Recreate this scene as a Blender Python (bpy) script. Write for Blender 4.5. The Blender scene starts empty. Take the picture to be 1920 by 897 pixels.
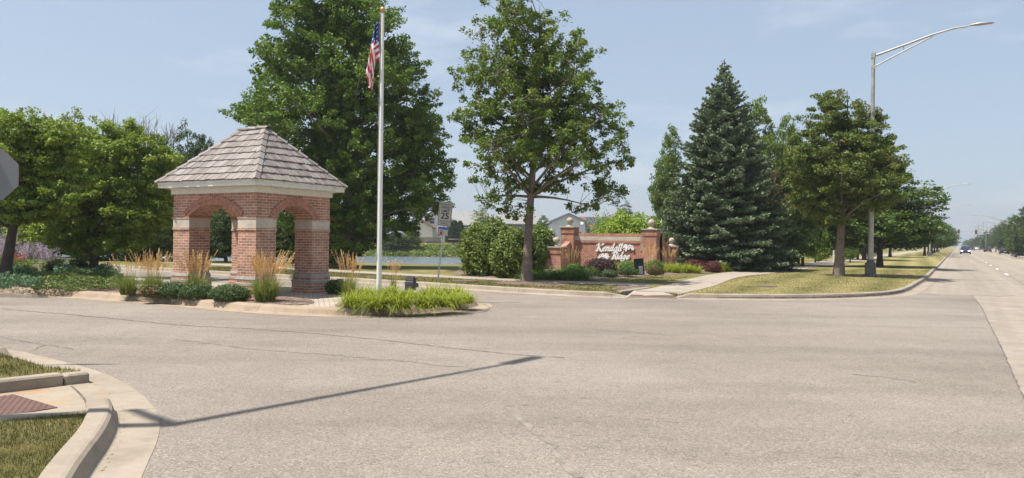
import bpy, math, random
import numpy as np
from mathutils import Vector, Matrix
from mathutils.geometry import tessellate_polygon

R = math.radians
S = bpy.context.scene
COL = S.collection

# ---------------------------------------------------------------- camera, sky, sun, exposure
W0, H0, F0 = 1920.0, 897.0, 1420.0
CAM_H = 1.6
ROLL = R(0.80)
PITCH = math.atan(1.5 / F0)
cam = bpy.data.cameras.new('camera')
cam_o = bpy.data.objects.new('camera', cam)
COL.objects.link(cam_o)
cam.sensor_width = 36.0
cam.lens = F0 / W0 * 36.0
cam.clip_start = 0.05
cam.clip_end = 6000
cam_o.matrix_world = Matrix.Translation((0, 0, CAM_H)) @ Matrix.Rotation(math.pi / 2 + PITCH, 4, 'X') @ Matrix.Rotation(ROLL, 4, 'Z')
S.camera = cam_o

SUN_H = Vector((-0.968, -0.25)).normalized()      # horizontal direction towards the sun
SUN_EL = R(64)
sun_vec = Vector((SUN_H.x * math.cos(SUN_EL), SUN_H.y * math.cos(SUN_EL), math.sin(SUN_EL)))
sun = bpy.data.lights.new('sun', 'SUN')
sun.energy = 4.8
sun.angle = R(0.53)
sun.color = (1.0, 0.955, 0.88)
sun_o = bpy.data.objects.new('sun', sun)
COL.objects.link(sun_o)
sun_o.rotation_euler = (-sun_vec).to_track_quat('-Z', 'Y').to_euler()

world = bpy.data.worlds.new('World')
S.world = world
world.use_nodes = True
wn, wl = world.node_tree.nodes, world.node_tree.links
bg = wn['Background']
sky = wn.new('ShaderNodeTexSky')
sky.sky_type = 'NISHITA'
sky.sun_disc = False
sky.sun_elevation = SUN_EL
sky.sun_rotation = math.atan2(sun_vec.x, sun_vec.y)
sky.air_density = 1.0
sky.dust_density = 2.0
sky.ozone_density = 1.1
bg.inputs[1].default_value = 0.115
# thin summer clouds
tc = wn.new('ShaderNodeTexCoord')
mp = wn.new('ShaderNodeMapping'); mp.inputs['Scale'].default_value = (2.6, 2.6, 9.0); mp.inputs['Location'].default_value = (0.35, 0.2, 0.4)
nz = wn.new('ShaderNodeTexNoise'); nz.inputs['Scale'].default_value = 1.7; nz.inputs['Detail'].default_value = 7; nz.inputs['Roughness'].default_value = 0.55
rp = wn.new('ShaderNodeValToRGB'); rp.color_ramp.elements[0].position = 0.55; rp.color_ramp.elements[1].position = 0.85
rp.color_ramp.elements[1].color = (0.5, 0.5, 0.5, 1)
mx = wn.new('ShaderNodeMix'); mx.data_type = 'RGBA'
mx.inputs[7].default_value = (5.6, 5.7, 6.0, 1)
wl.new(tc.outputs['Generated'], mp.inputs[0]); wl.new(mp.outputs[0], nz.inputs['Vector'])
wl.new(nz.outputs['Fac'], rp.inputs[0]); wl.new(rp.outputs[0], mx.inputs[0])
hzm = wn.new('ShaderNodeMix'); hzm.data_type = 'RGBA'; hzm.inputs[0].default_value = 0.66; hzm.inputs[7].default_value = (2.66, 3.22, 3.95, 1)
wl.new(sky.outputs[0], hzm.inputs[6]); wl.new(hzm.outputs[2], mx.inputs[6]); wl.new(mx.outputs[2], bg.inputs[0])

S.view_settings.view_transform = 'Standard'
S.view_settings.look = 'None'
S.view_settings.gamma = 1.0
S.view_settings.exposure = 0.65
S.cycles.max_bounces = 8
S.cycles.transparent_max_bounces = 12
S.cycles.volume_bounces = 0
S.render.film_transparent = False

# ---------------------------------------------------------------- measuring the photograph
def ray(px, py):
    x, y = px - W0 / 2, H0 / 2 - py
    c, s = math.cos(ROLL), math.sin(ROLL)
    x, y = x * c - y * s, x * s + y * c
    cp, sp = math.cos(PITCH), math.sin(PITCH)
    return x, F0 * cp - y * sp, y * cp + F0 * sp
def G(px, py, h=0.0):
    """ground point (height h) seen at pixel"""
    x, y, z = ray(px, py)
    t = (h - CAM_H) / z
    return (x * t, y * t)
def AT(px, py, Y):
    x, y, z = ray(px, py)
    t = Y / y
    return Vector((x * t, Y, CAM_H + z * t))
LAWN = 0.12

# main road frame
RO = Vector((15.0, 24.7)); RD = Vector((0.507, 0.862)).normalized(); RR = Vector((RD.y, -RD.x))
ROT_ROAD = -math.atan2(RD.x, RD.y)
def RP(a, b):                 # a across (right), b along
    p = RO + RR * a + RD * b
    return (p.x, p.y)

# ---------------------------------------------------------------- tagging
def tag(o, label=None, cat=None, group=None, kind=None):
    if label: o['label'] = label
    if cat: o['category'] = cat
    if group: o['group'] = group
    if kind: o['kind'] = kind
    return o
def thing(name, label, cat, loc=(0, 0, 0), rz=0.0, group=None):
    o = bpy.data.objects.new(name, None)
    COL.objects.link(o)
    o.location = loc; o.rotation_euler = (0, 0, rz)
    o.empty_display_size = 0.3
    return tag(o, label, cat, group)
def link(name, me, parent=None, loc=None):
    o = bpy.data.objects.new(name, me)
    COL.objects.link(o)
    if parent is not None: o.parent = parent
    if loc is not None: o.location = loc
    return o
def copy_tree(o, parent=None):
    c = o.copy(); COL.objects.link(c); c.parent = parent
    for ch in list(o.children): copy_tree(ch, c)
    return c

# ---------------------------------------------------------------- materials
MATS = {}
def newmat(name):
    m = bpy.data.materials.new(name); m.use_nodes = True
    MATS[name] = m
    return m, m.node_tree.nodes, m.node_tree.links, m.node_tree.nodes['Principled BSDF']
def noise(n, l, coord, scale, detail=4, rough=0.6):
    t = n.new('ShaderNodeTexNoise'); t.inputs['Scale'].default_value = scale
    t.inputs['Detail'].default_value = detail; t.inputs['Roughness'].default_value = rough
    l.new(coord, t.inputs['Vector'])
    return t.outputs['Fac']
def ramp(n, l, fac, stops):
    r = n.new('ShaderNodeValToRGB')
    e = r.color_ramp.elements
    e[0].position, e[0].color = stops[0][0], (*stops[0][1], 1)
    e[1].position, e[1].color = stops[-1][0], (*stops[-1][1], 1)
    for p, c in stops[1:-1]:
        k = e.new(p); k.color = (*c, 1)
    l.new(fac, r.inputs[0])
    return r.outputs[0]
def mix(n, l, fac, a, b, mode='MIX'):
    m = n.new('ShaderNodeMix'); m.data_type = 'RGBA'; m.blend_type = mode
    if isinstance(fac, (int, float)): m.inputs[0].default_value = fac
    else: l.new(fac, m.inputs[0])
    for s, v in ((6, a), (7, b)):
        if isinstance(v, tuple): m.inputs[s].default_value = (*v, 1)
        else: l.new(v, m.inputs[s])
    return m.outputs[2]
def math_(n, l, op, a, b=None):
    m = n.new('ShaderNodeMath'); m.operation = op
    for i, v in enumerate((a, b)):
        if v is None: continue
        if isinstance(v, (int, float)): m.inputs[i].default_value = v
        else: l.new(v, m.inputs[i])
    return m.outputs[0]
def bump(n, l, h, dist, strength, bsdf):
    b = n.new('ShaderNodeBump'); b.inputs['Distance'].default_value = dist; b.inputs['Strength'].default_value = strength
    l.new(h, b.inputs['Height']); l.new(b.outputs[0], bsdf.inputs['Normal'])
    return b
def objc(n): return n.new('ShaderNodeTexCoord').outputs['Object']

def plain(name, col, rough=0.6, metal=0.0, var=0.12, scale=6.0, bmp=0.0, spec=0.4):
    m, n, l, p = newmat(name)
    c = objc(n)
    f = noise(n, l, c, scale, 5)
    a = tuple(min(1, x * (1 + var)) for x in col); b = tuple(x * (1 - var) for x in col)
    l.new(ramp(n, l, f, [(0.3, b), (0.7, a)]), p.inputs['Base Color'])
    p.inputs['Roughness'].default_value = rough; p.inputs['Metallic'].default_value = metal
    p.inputs['Specular IOR Level'].default_value = spec
    if bmp: bump(n, l, noise(n, l, c, scale * 8, 4), bmp, 0.6, p)
    return m
def leafmat(name, c1, c2, c3=None, transl=0.35, scale=0.9, rough=0.55):
    m, n, l, p = newmat(name)
    c = objc(n)
    f = noise(n, l, c, scale, 3)
    col = ramp(n, l, f, [(0.33, c1), (0.66, c2)])
    if c3: col = mix(n, l, ramp(n, l, noise(n, l, c, scale * 2.3, 2), [(0.56, (0, 0, 0)), (0.68, (1, 1, 1))]), col, c3)
    f2 = noise(n, l, c, 17.0, 2)
    col = mix(n, l, 1.0, col, ramp(n, l, f2, [(0.3, (0.74, 0.75, 0.75)), (0.7, (1.52, 1.48, 1.22))]), 'MULTIPLY')
    l.new(col, p.inputs['Base Color'])
    p.inputs['Roughness'].default_value = rough
    p.inputs['Specular IOR Level'].default_value = 0.28
    t = n.new('ShaderNodeBsdfTranslucent')
    l.new(mix(n, l, 1.0, col, (1.5, 1.55, 0.7), 'MULTIPLY'), t.inputs['Color'])
    ms = n.new('ShaderNodeMixShader'); ms.inputs[0].default_value = transl * 0.62
    l.new(p.outputs[0], ms.inputs[1]); l.new(t.outputs[0], ms.inputs[2])
    l.new(ms.outputs[0], n['Material Output'].inputs['Surface'])
    return m
def brickmat(name, c1, c2, mortar, bw=0.203, rh=0.0677, ms=0.006, dirt=0.25):
    m, n, l, p = newmat(name)
    uv = n.new('ShaderNodeTexCoord').outputs['UV']; c = objc(n)
    b = n.new('ShaderNodeTexBrick')
    b.inputs['Scale'].default_value = 1.0; b.inputs['Brick Width'].default_value = bw; b.inputs['Row Height'].default_value = rh
    b.inputs['Mortar Size'].default_value = ms; b.inputs['Mortar Smooth'].default_value = 0.2; b.inputs['Bias'].default_value = -0.1
    b.inputs['Color1'].default_value = (*c1, 1); b.inputs['Color2'].default_value = (*c2, 1); b.inputs['Mortar'].default_value = (*mortar, 1)
    l.new(uv, b.inputs['Vector'])
    col = mix(n, l, 1.0, b.outputs['Color'], ramp(n, l, noise(n, l, c, 3.2, 5), [(0.3, (1 - dirt,) * 3), (0.7, (1.18, 1.16, 1.14))]), 'MULTIPLY')
    col = mix(n, l, 1.0, col, ramp(n, l, noise(n, l, uv, 60, 3), [(0.3, (0.85,) * 3), (0.7, (1.1,) * 3)]), 'MULTIPLY')
    # some darker header bricks
    b2 = n.new('ShaderNodeTexBrick')
    for k in ('Scale', 'Brick Width', 'Row Height'): b2.inputs[k].default_value = b.inputs[k].default_value
    b2.inputs['Mortar Size'].default_value = 0.0; b2.inputs['Bias'].default_value = -0.65
    b2.inputs['Color1'].default_value = (1, 1, 1, 1); b2.inputs['Color2'].default_value = (0.62, 0.6, 0.66, 1)
    l.new(uv, b2.inputs['Vector'])
    col = mix(n, l, 0.8, col, b2.outputs['Color'], 'MULTIPLY')
    ef = ramp(n, l, noise(n, l, c, 1.7, 6, 0.7), [(0.50, (0, 0, 0)), (0.68, (1, 1, 1))])
    col = mix(n, l, math_(n, l, 'MULTIPLY', ef, 0.16), col, (0.48, 0.39, 0.34))
    gr = ramp(n, l, noise(n, l, c, 4.1, 6, 0.75), [(0.55, (0, 0, 0)), (0.70, (1, 1, 1))])
    col = mix(n, l, math_(n, l, 'MULTIPLY', gr, 0.32), col, (0.16, 0.10, 0.08))
    l.new(col, p.inputs['Base Color']); p.inputs['Roughness'].default_value = 0.85
    h = math_(n, l, 'SUBTRACT', 1.0, b.outputs['Fac'])
    h = math_(n, l, 'ADD', h, math_(n, l, 'MULTIPLY', noise(n, l, uv, 45, 4), 0.5))
    bump(n, l, h, 0.006, 0.8, p)
    return m

# ground surfaces
def asphalt_mat():
    m, n, l, p = newmat('asphalt'); c = objc(n)
    big = noise(n, l, c, 0.16, 5, 0.62)
    base = ramp(n, l, big, [(0.30, (0.196, 0.165, 0.136)), (0.52, (0.240, 0.205, 0.172)), (0.74, (0.276, 0.238, 0.202))])
    mid = noise(n, l, c, 1.6, 5, 0.6)
    base = mix(n, l, 1.0, base, ramp(n, l, mid, [(0.3, (0.93,) * 3), (0.7, (1.05,) * 3)]), 'MULTIPLY')
    v = n.new('ShaderNodeTexVoronoi'); v.inputs['Scale'].default_value = 88; l.new(c, v.inputs['Vector'])
    sep = n.new('ShaderNodeSeparateColor'); l.new(v.outputs['Color'], sep.inputs[0])
    base = mix(n, l, 1.0, base, ramp(n, l, sep.outputs[0], [(0.0, (0.55, 0.52, 0.49)), (0.3, (0.92, 0.92, 0.92)), (0.78, (1.04, 1.04, 1.04)), (1.0, (1.5, 1.46, 1.4))]), 'MULTIPLY')
    # worn pits stretched along the traffic
    mpn = n.new('ShaderNodeMapping'); mpn.inputs['Rotation'].default_value = (0, 0, R(24)); mpn.inputs['Scale'].default_value = (3.2, 9.0, 1)
    l.new(c, mpn.inputs[0])
    pit = noise(n, l, mpn.outputs[0], 1.3, 3, 0.5)
    area = noise(n, l, c, 0.22, 3)
    pf = math_(n, l, 'MULTIPLY', ramp(n, l, pit, [(0.63, (0, 0, 0)), (0.68, (1, 1, 1))]), ramp(n, l, area, [(0.42, (0, 0, 0)), (0.60, (1, 1, 1))]))
    base = mix(n, l, math_(n, l, 'MULTIPLY', pf, 0.75), base, (0.10, 0.085, 0.075))
    # darker wheel-worn sweeps
    mp2 = n.new('ShaderNodeMapping'); mp2.inputs['Rotation'].default_value = (0, 0, R(20)); mp2.inputs['Scale'].default_value = (0.14, 0.75, 1)
    l.new(c, mp2.inputs[0])
    sw = noise(n, l, mp2.outputs[0], 1.0, 4, 0.55)
    base = mix(n, l, 1.0, base, ramp(n, l, sw, [(0.36, (0.88, 0.87, 0.86)), (0.56, (1.03,) * 3)]), 'MULTIPLY')
    l.new(base, p.inputs['Base Color'])
    p.inputs['Roughness'].default_value = 0.78; p.inputs['Specular IOR Level'].default_value = 0.35
    h = math_(n, l, 'ADD', sep.outputs[1], noise(n, l, c, 150, 3))
    bump(n, l, h, 0.004, 0.55, p)
    return m
def concrete_mat(name, lo, hi, joint=None, lanes=None, uvjoint=None, rust=False, streak=False):
    m, n, l, p = newmat(name); c = objc(n)
    base = ramp(n, l, noise(n, l, c, 0.7, 6, 0.6), [(0.3, lo), (0.7, hi)])
    base = mix(n, l, 1.0, base, ramp(n, l, noise(n, l, c, 70, 4, 0.7), [(0.3, (0.9,) * 3), (0.7, (1.07,) * 3)]), 'MULTIPLY')
    base = mix(n, l, 1.0, base, ramp(n, l, noise(n, l, c, 6, 5, 0.7), [(0.3, (0.93, 0.92, 0.9)), (0.7, (1.05,) * 3)]), 'MULTIPLY')
    def lines(coord, period, wid, off=0.0):
        x = math_(n, l, 'ADD', coord, off)
        f = math_(n, l, 'FRACT', math_(n, l, 'DIVIDE', x, period))
        return math_(n, l, 'LESS_THAN', f, wid / period)
    if joint:
        s = n.new('ShaderNodeSeparateXYZ'); l.new(c, s.inputs[0])
        j = lines(s.outputs['Y'], joint, 0.035)
        if lanes: j = math_(n, l, 'MAXIMUM', j, lines(s.outputs['X'], lanes[0], 0.03, lanes[1]))
        base = mix(n, l, math_(n, l, 'MULTIPLY', j, 0.7), base, (0.12, 0.10, 0.085))
    if streak:
        s2 = n.new('ShaderNodeSeparateXYZ'); l.new(c, s2.inputs[0])
        mp3 = n.new('ShaderNodeMapping'); mp3.inputs['Scale'].default_value = (1.1, 0.012, 1); l.new(c, mp3.inputs[0])
        base = mix(n, l, 1.0, base, ramp(n, l, noise(n, l, mp3.outputs[0], 1.0, 3), [(0.35, (0.86, 0.85, 0.84)), (0.6, (1.04,) * 3)]), 'MULTIPLY')
    if uvjoint:
        s = n.new('ShaderNodeSeparateXYZ'); l.new(n.new('ShaderNodeTexCoord').outputs['UV'], s.inputs[0])
        j = lines(s.outputs['X'], uvjoint, 0.018)
        base = mix(n, l, math_(n, l, 'MULTIPLY', j, 0.8), base, (0.10, 0.09, 0.08))
    if rust:
        base = mix(n, l, math_(n, l, 'MULTIPLY', ramp(n, l, noise(n, l, c, 2.6, 4), [(0.48, (0, 0, 0)), (0.64, (1, 1, 1))]), 0.55), base, (0.42, 0.22, 0.09))
    st1 = noise(n, l, c, 1.9, 7, 0.7)
    base = mix(n, l, math_(n, l, 'MULTIPLY', ramp(n, l, st1, [(0.48, (0, 0, 0)), (0.66, (1, 1, 1))]), 0.42), base, (0.16, 0.13, 0.105))
    st2 = noise(n, l, c, 9.0, 6, 0.8)
    base = mix(n, l, math_(n, l, 'MULTIPLY', ramp(n, l, st2, [(0.60, (0, 0, 0)), (0.68, (1, 1, 1))]), 0.28), base, (0.12, 0.10, 0.085))
    l.new(base, p.inputs['Base Color']); p.inputs['Roughness'].default_value = 0.88; p.inputs['Specular IOR Level'].default_value = 0.25
    bump(n, l, noise(n, l, c, 120, 4), 0.003, 0.5, p)
    return m
def lawn_mat(name, stripes=False, dry=0.5):
    m, n, l, p = newmat(name); c = objc(n)
    g1, g2, d1 = (0.115, 0.118, 0.038), (0.20, 0.185, 0.068), (0.36, 0.285, 0.145)
    base = ramp(n, l, noise(n, l, c, 1.1, 6, 0.65), [(0.3, g1), (0.7, g2)])
    patch = noise(n, l, c, 0.34, 6, 0.7)
    base = mix(n, l, ramp(n, l, patch, [(0.42, (0, 0, 0)), (0.66, (dry,) * 3)]), base, d1)
    if stripes:
        w = n.new('ShaderNodeMapping'); w.inputs['Rotation'].default_value = (0, 0, R(28)); l.new(c, w.inputs[0])
        s = n.new('ShaderNodeSeparateXYZ'); l.new(w.outputs[0], s.inputs[0])
        x = math_(n, l, 'ADD', s.outputs['X'], math_(n, l, 'MULTIPLY', noise(n, l, c, 0.5, 3), 1.2))
        f = math_(n, l, 'SINE', math_(n, l, 'MULTIPLY', x, 2 * math.pi / 1.9))
        f = math_(n, l, 'ADD', math_(n, l, 'MULTIPLY', f, 0.5), 0.5)
        base = mix(n, l, math_(n, l, 'MULTIPLY', f, 0.62), base, (0.37, 0.30, 0.14))
    fine = noise(n, l, c, 38, 5, 0.75)
    base = mix(n, l, 1.0, base, ramp(n, l, fine, [(0.32, (0.5, 0.52, 0.5)), (0.68, (1.4, 1.38, 1.3))]), 'MULTIPLY')
    l.new(base, p.inputs['Base Color']); p.inputs['Roughness'].default_value = 0.95; p.inputs['Specular IOR Level'].default_value = 0.1
    bump(n, l, fine, 0.05, 0.8, p)
    return m
def mulch_mat():
    m, n, l, p = newmat('mulch'); c = objc(n)
    v = n.new('ShaderNodeTexVoronoi'); v.inputs['Scale'].default_value = 22; l.new(c, v.inputs['Vector'])
    sep = n.new('ShaderNodeSeparateColor'); l.new(v.outputs['Color'], sep.inputs[0])
    base = ramp(n, l, sep.outputs[0], [(0, (0.085, 0.05, 0.035)), (0.5, (0.19, 0.125, 0.09)), (1, (0.34, 0.25, 0.19))])
    l.new(base, p.inputs['Base Color']); p.inputs['Roughness'].default_value = 0.95
    bump(n, l, v.outputs['Distance'], 0.05, 0.9, p)
    return m
def paver_mat():
    m, n, l, p = newmat('pavers'); c = objc(n)
    mpn = n.new('ShaderNodeMapping'); mpn.inputs['Rotation'].default_value = (0, 0, R(-15)); l.new(c, mpn.inputs[0])
    b = n.new('ShaderNodeTexBrick'); b.inputs['Scale'].default_value = 1; b.inputs['Brick Width'].default_value = 0.23; b.inputs['Row Height'].default_value = 0.12
    b.inputs['Mortar Size'].default_value = 0.011; b.inputs['Color1'].default_value = (0.46, 0.375, 0.30, 1); b.inputs['Color2'].default_value = (0.37, 0.31, 0.26, 1)
    b.inputs['Mortar'].default_value = (0.16, 0.13, 0.10, 1); l.new(mpn.outputs[0], b.inputs['Vector'])
    base = mix(n, l, 1.0, b.outputs['Color'], ramp(n, l, noise(n, l, c, 2.5, 5), [(0.3, (0.85,) * 3), (0.7, (1.12,) * 3)]), 'MULTIPLY')
    l.new(base, p.inputs['Base Color']); p.inputs['Roughness'].default_value = 0.9
    bump(n, l, math_(n, l, 'SUBTRACT', 1.0, b.outputs['Fac']), 0.008, 0.8, p)
    return m
M_ASPH = asphalt_mat()
M_ROAD = concrete_mat('road_concrete', (0.262, 0.222, 0.178), (0.325, 0.279, 0.229), joint=4.6, lanes=(3.65, 1.6), streak=True)
M_CURB = concrete_mat('curb_concrete', (0.285, 0.235, 0.18), (0.355, 0.30, 0.237), uvjoint=3.0)
M_CURB2 = concrete_mat('weathered_curb_concrete', (0.30, 0.225, 0.155), (0.39, 0.305, 0.225), uvjoint=2.6, rust=False)
M_WALK = concrete_mat('walk_concrete', (0.31, 0.262, 0.21), (0.38, 0.327, 0.268), uvjoint=1.5)
M_RAMP = concrete_mat('ramp_concrete', (0.29, 0.24, 0.18), (0.36, 0.303, 0.235), rust=True)
M_LAWN = lawn_mat('lawn', dry=0.75)
M_LAWNS = lawn_mat('striped_lawn', stripes=True, dry=0.5)
M_FIELD = lawn_mat('field', dry=0.3)
M_MULCH = mulch_mat()
M_PAVER = paver_mat()
M_GRASSBLADE = leafmat('grass_blade', (0.072, 0.072, 0.026), (0.120, 0.108, 0.042), (0.30, 0.23, 0.12), transl=0.3, scale=1.2)
M_TACT = plain('tactile_red', (0.125, 0.066, 0.052), 0.7, var=0.15)
M_WHITEP = plain('white_paint', (0.74, 0.73, 0.70), 0.45, var=0.04)
M_YELLOWP = plain('yellow_road_paint', (0.55, 0.42, 0.16), 0.8, var=0.2, scale=3)
M_LINEP = plain('white_road_paint', (0.62, 0.60, 0.56), 0.8, var=0.15, scale=3)
M_CRACK = plain('crack_fill', (0.125, 0.105, 0.088), 0.95, var=0.3, scale=5)
M_CRACKL = plain('crack_dust', (0.215, 0.185, 0.155), 0.95, var=0.3, scale=5)
M_RUBBER = plain('tyre_marks', (0.15, 0.12, 0.10), 0.9, var=0.55, scale=9)

# ---------------------------------------------------------------- mesh helpers
class MB:
    def __init__(s): s.v, s.f, s.uv, s.mi, s.sm = [], [], [], [], []
    def face(s, pts, mi=0, uv=None, smooth=False):
        pts = [Vector(p) for p in pts]
        i = len(s.v); s.v += pts; s.f.append(tuple(range(i, i + len(pts))))
        if uv is None:
            nrm = Vector((0, 0, 0))
            for a, b in zip(pts, pts[1:] + pts[:1]): nrm += a.cross(b)
            if nrm.length > 0: nrm.normalize()
            if abs(nrm.z) > 0.75: uv = [(p.x, p.y) for p in pts]
            else:
                t = Vector((-nrm.y, nrm.x, 0)); t.normalize()
                uv = [(p.dot(t), p.z) for p in pts]
        s.uv.append(uv); s.mi.append(mi); s.sm.append(smooth)
    def grid(s, rows, mi=0, smooth=True, closed=False, uvs=None):
        """rows: list of lists of points sharing vertices"""
        i0 = len(s.v); nr, nc = len(rows), len(rows[0])
        for r in rows: s.v += [Vector(p) for p in r]
        for a in range(nr - 1):
            for b in range(nc if closed else nc - 1):
                b2 = (b + 1) % nc
                s.f.append((i0 + a * nc + b, i0 + a * nc + b2, i0 + (a + 1) * nc + b2, i0 + (a + 1) * nc + b))
                if uvs: s.uv.append([uvs[a][b], uvs[a][b2], uvs[a + 1][b2], uvs[a + 1][b]])
                else:
                    q = [s.v[k] for k in s.f[-1]]; s.uv.append([(p.x + p.y, p.z) for p in q])
                s.mi.append(mi); s.sm.append(smooth)
    def box(s, x0, x1, y0, y1, z0, z1, mi=0, M=None, taper=0.0):
        t = taper
        b = [(x0, y0, z0), (x1, y0, z0), (x1, y1, z0), (x0, y1, z0)]
        u = [(x0 + t, y0 + t, z1), (x1 - t, y0 + t, z1), (x1 - t, y1 - t, z1), (x0 + t, y1 - t, z1)]
        fs = [b[::-1], u, [b[0], b[1], u[1], u[0]], [b[1], b[2], u[2], u[1]], [b[2], b[3], u[3], u[2]], [b[3], b[0], u[0], u[3]]]
        for q in fs:
            if M is not None:
                uvk = MB(); uvk.face(q)
                s.face([M @ Vector(p) for p in q], mi, uv=uvk.uv[0])
            else: s.face(q, mi)
    def rbox(s, x0, x1, y0, y1, z0, z1, r=0.01, mi=0, M=None):
        """box with chamfered vertical and top edges"""
        def ring(z, i):
            a0, a1, b0, b1 = x0 + i, x1 - i, y0 + i, y1 - i
            c = r
            return [(a0 + c, b0, z), (a1 - c, b0, z), (a1, b0 + c, z), (a1, b1 - c, z), (a1 - c, b1, z), (a0 + c, b1, z), (a0, b1 - c, z), (a0, b0 + c, z)]
        rs = [ring(z0, 0), ring(z1 - r, 0), ring(z1, r)]
        T = (lambda p: M @ Vector(p)) if M is not None else Vector
        for a, b in zip(rs, rs[1:]):
            for k in range(8):
                q = [a[k], a[(k + 1) % 8], b[(k + 1) % 8], b[k]]
                t = MB(); t.face(q); s.face([T(p) for p in q], mi, uv=t.uv[0])
        s.face([T(p) for p in rs[2]], mi); s.face([T(p) for p in rs[0][::-1]], mi)
    def tube(s, pts, rad, n=8, mi=0, cap=True):
        pts = [Vector(p) for p in pts]
        if not hasattr(rad, '__len__'): rad = [rad] * len(pts)
        rows = []
        t0 = (pts[1] - pts[0]).normalized()
        ref = Vector((0, 0, 1)) if abs(t0.z) < 0.9 else Vector((1, 0, 0))
        for i, p in enumerate(pts):
            t = (pts[min(i + 1, len(pts) - 1)] - pts[max(i - 1, 0)])
            if t.length < 1e-9: t = t0.copy()
            t.normalize()
            a = (ref - t * ref.dot(t)).normalized(); b = t.cross(a)
            ref = a
            rows.append([p + (a * math.cos(2 * math.pi * k / n) + b * math.sin(2 * math.pi * k / n)) * rad[i] for k in range(n)])
        s.grid(rows, mi, True, True)
        if cap:
            s.face(rows[-1], mi); s.face(rows[0][::-1], mi)
    def lathe(s, prof, n=24, mi=0, c=(0, 0, 0)):
        rows = [[(c[0] + r * math.cos(2 * math.pi * k / n), c[1] + r * math.sin(2 * math.pi * k / n), c[2] + z) for k in range(n)] for r, z in prof]
        s.grid(rows, mi, True, True)
        if prof[0][0] > 1e-4: s.face(rows[0][::-1], mi)
        if prof[-1][0] > 1e-4: s.face(rows[-1], mi)
    def sphere(s, c, r, mi=0, nu=20, nv=12, sz=1.0):
        s.lathe([(max(r * math.sin(math.pi * k / nv), 1e-5), -r * sz * math.cos(math.pi * k / nv)) for k in range(nv + 1)], nu, mi, c)
    def prism(s, poly, z0, z1, mi=0, mi_side=None, bottom=True):
        tri = tessellate_polygon([[Vector((p[0], p[1], 0)) for p in poly]])
        area = sum(a[0] * b[1] - b[0] * a[1] for a, b in zip(poly, poly[1:] + poly[:1]))
        if area < 0: poly = poly[::-1]; tri = tessellate_polygon([[Vector((p[0], p[1], 0)) for p in poly]])
        for t in tri:
            q = [(poly[k][0], poly[k][1]) for k in t]
            ar = (q[1][0] - q[0][0]) * (q[2][1] - q[0][1]) - (q[2][0] - q[0][0]) * (q[1][1] - q[0][1])
            if ar < 0: q = q[::-1]
            s.face([(x, y, z1) for x, y in q], mi)
            if bottom and z0 != z1: s.face([(x, y, z0) for x, y in q[::-1]], mi)
        if z0 != z1:
            for a, b in zip(poly, poly[1:] + poly[:1]):
                s.face([(a[0], a[1], z0), (b[0], b[1], z0), (b[0], b[1], z1), (a[0], a[1], z1)], mi if mi_side is None else mi_side)
    def mesh(s, name, mats):
        me = bpy.data.meshes.new(name)
        me.from_pydata([tuple(p) for p in s.v], [], s.f)
        uvl = me.uv_layers.new(name='UVMap')
        flat = np.array([c for f in s.uv for uv in f for c in uv], dtype=np.float32)
        uvl.data.foreach_set('uv', flat)
        me.polygons.foreach_set('material_index', np.array(s.mi, dtype=np.int32))
        me.polygons.foreach_set('use_smooth', np.array(s.sm, dtype=bool))
        for m in (mats if isinstance(mats, (list, tuple)) else [mats]): me.materials.append(m)
        me.update()
        return me
    def build(s, name, mats, parent=None, loc=None):
        return link(name, s.mesh(name, mats), parent, loc)

def np_mesh(name, V, nper, mats, mi=None):
    """V: (N*nper,3) separate polygons of nper vertices"""
    N = len(V) // nper
    me = bpy.data.meshes.new(name)
    me.vertices.add(len(V)); me.vertices.foreach_set('co', np.ascontiguousarray(V, dtype=np.float32).ravel())
    me.loops.add(len(V)); me.loops.foreach_set('vertex_index', np.arange(len(V), dtype=np.int32))
    me.polygons.add(N); me.polygons.foreach_set('loop_start', np.arange(0, len(V), nper, dtype=np.int32))
    if mi is not None: me.polygons.foreach_set('material_index', mi.astype(np.int32))
    for m in (mats if isinstance(mats, (list, tuple)) else [mats]): me.materials.append(m)
    me.update(calc_edges=True)
    return me
def unit(a): return a / np.maximum(np.linalg.norm(a, axis=1, keepdims=True), 1e-9)
def leaf_quads(rng, C, size, up=0.6, asp=0.6, jit=0.35, outward=None):
    N = len(C)
    nrm = rng.normal(size=(N, 3)); nrm = unit(nrm); nrm[:, 2] += up
    if outward is not None: nrm += outward
    nrm = unit(nrm)
    t = unit(np.cross(nrm, rng.normal(size=(N, 3)))); b = np.cross(nrm, t)
    s = size * (1 + jit * rng.uniform(-1, 1, size=(N, 1)))
    V = np.empty((N, 4, 3))
    V[:, 0] = C - t * s * 0.5
    V[:, 1] = C + b * s * asp * 0.5 - t * s * 0.08
    V[:, 2] = C + t * s * 0.5 - nrm * s * 0.12
    V[:, 3] = C - b * s * asp * 0.5 - t * s * 0.08
    return V.reshape(-1, 3)
def catmull(pts, step=0.4, closed=False):
    P = [Vector((p[0], p[1])) for p in pts]; out = []
    n = len(P)
    for i in range(n if closed else n - 1):
        p1, p2 = P[i], P[(i + 1) % n]
        p0 = P[i - 1] if (i > 0 or closed) else p1 * 2 - p2
        p3 = P[(i + 2) % n] if (i + 2 < n or closed) else p2 * 2 - p1
        k = max(1, min(60, int((p2 - p1).length / step)))
        for j in range(k):
            t = j / k
            out.append(0.5 * ((2 * p1) + (p2 - p0) * t + (2 * p0 - 5 * p1 + 4 * p2 - p3) * t * t + (3 * p1 - p0 - 3 * p2 + p3) * t ** 3))
    if not closed: out.append(P[-1])
    return out
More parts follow.
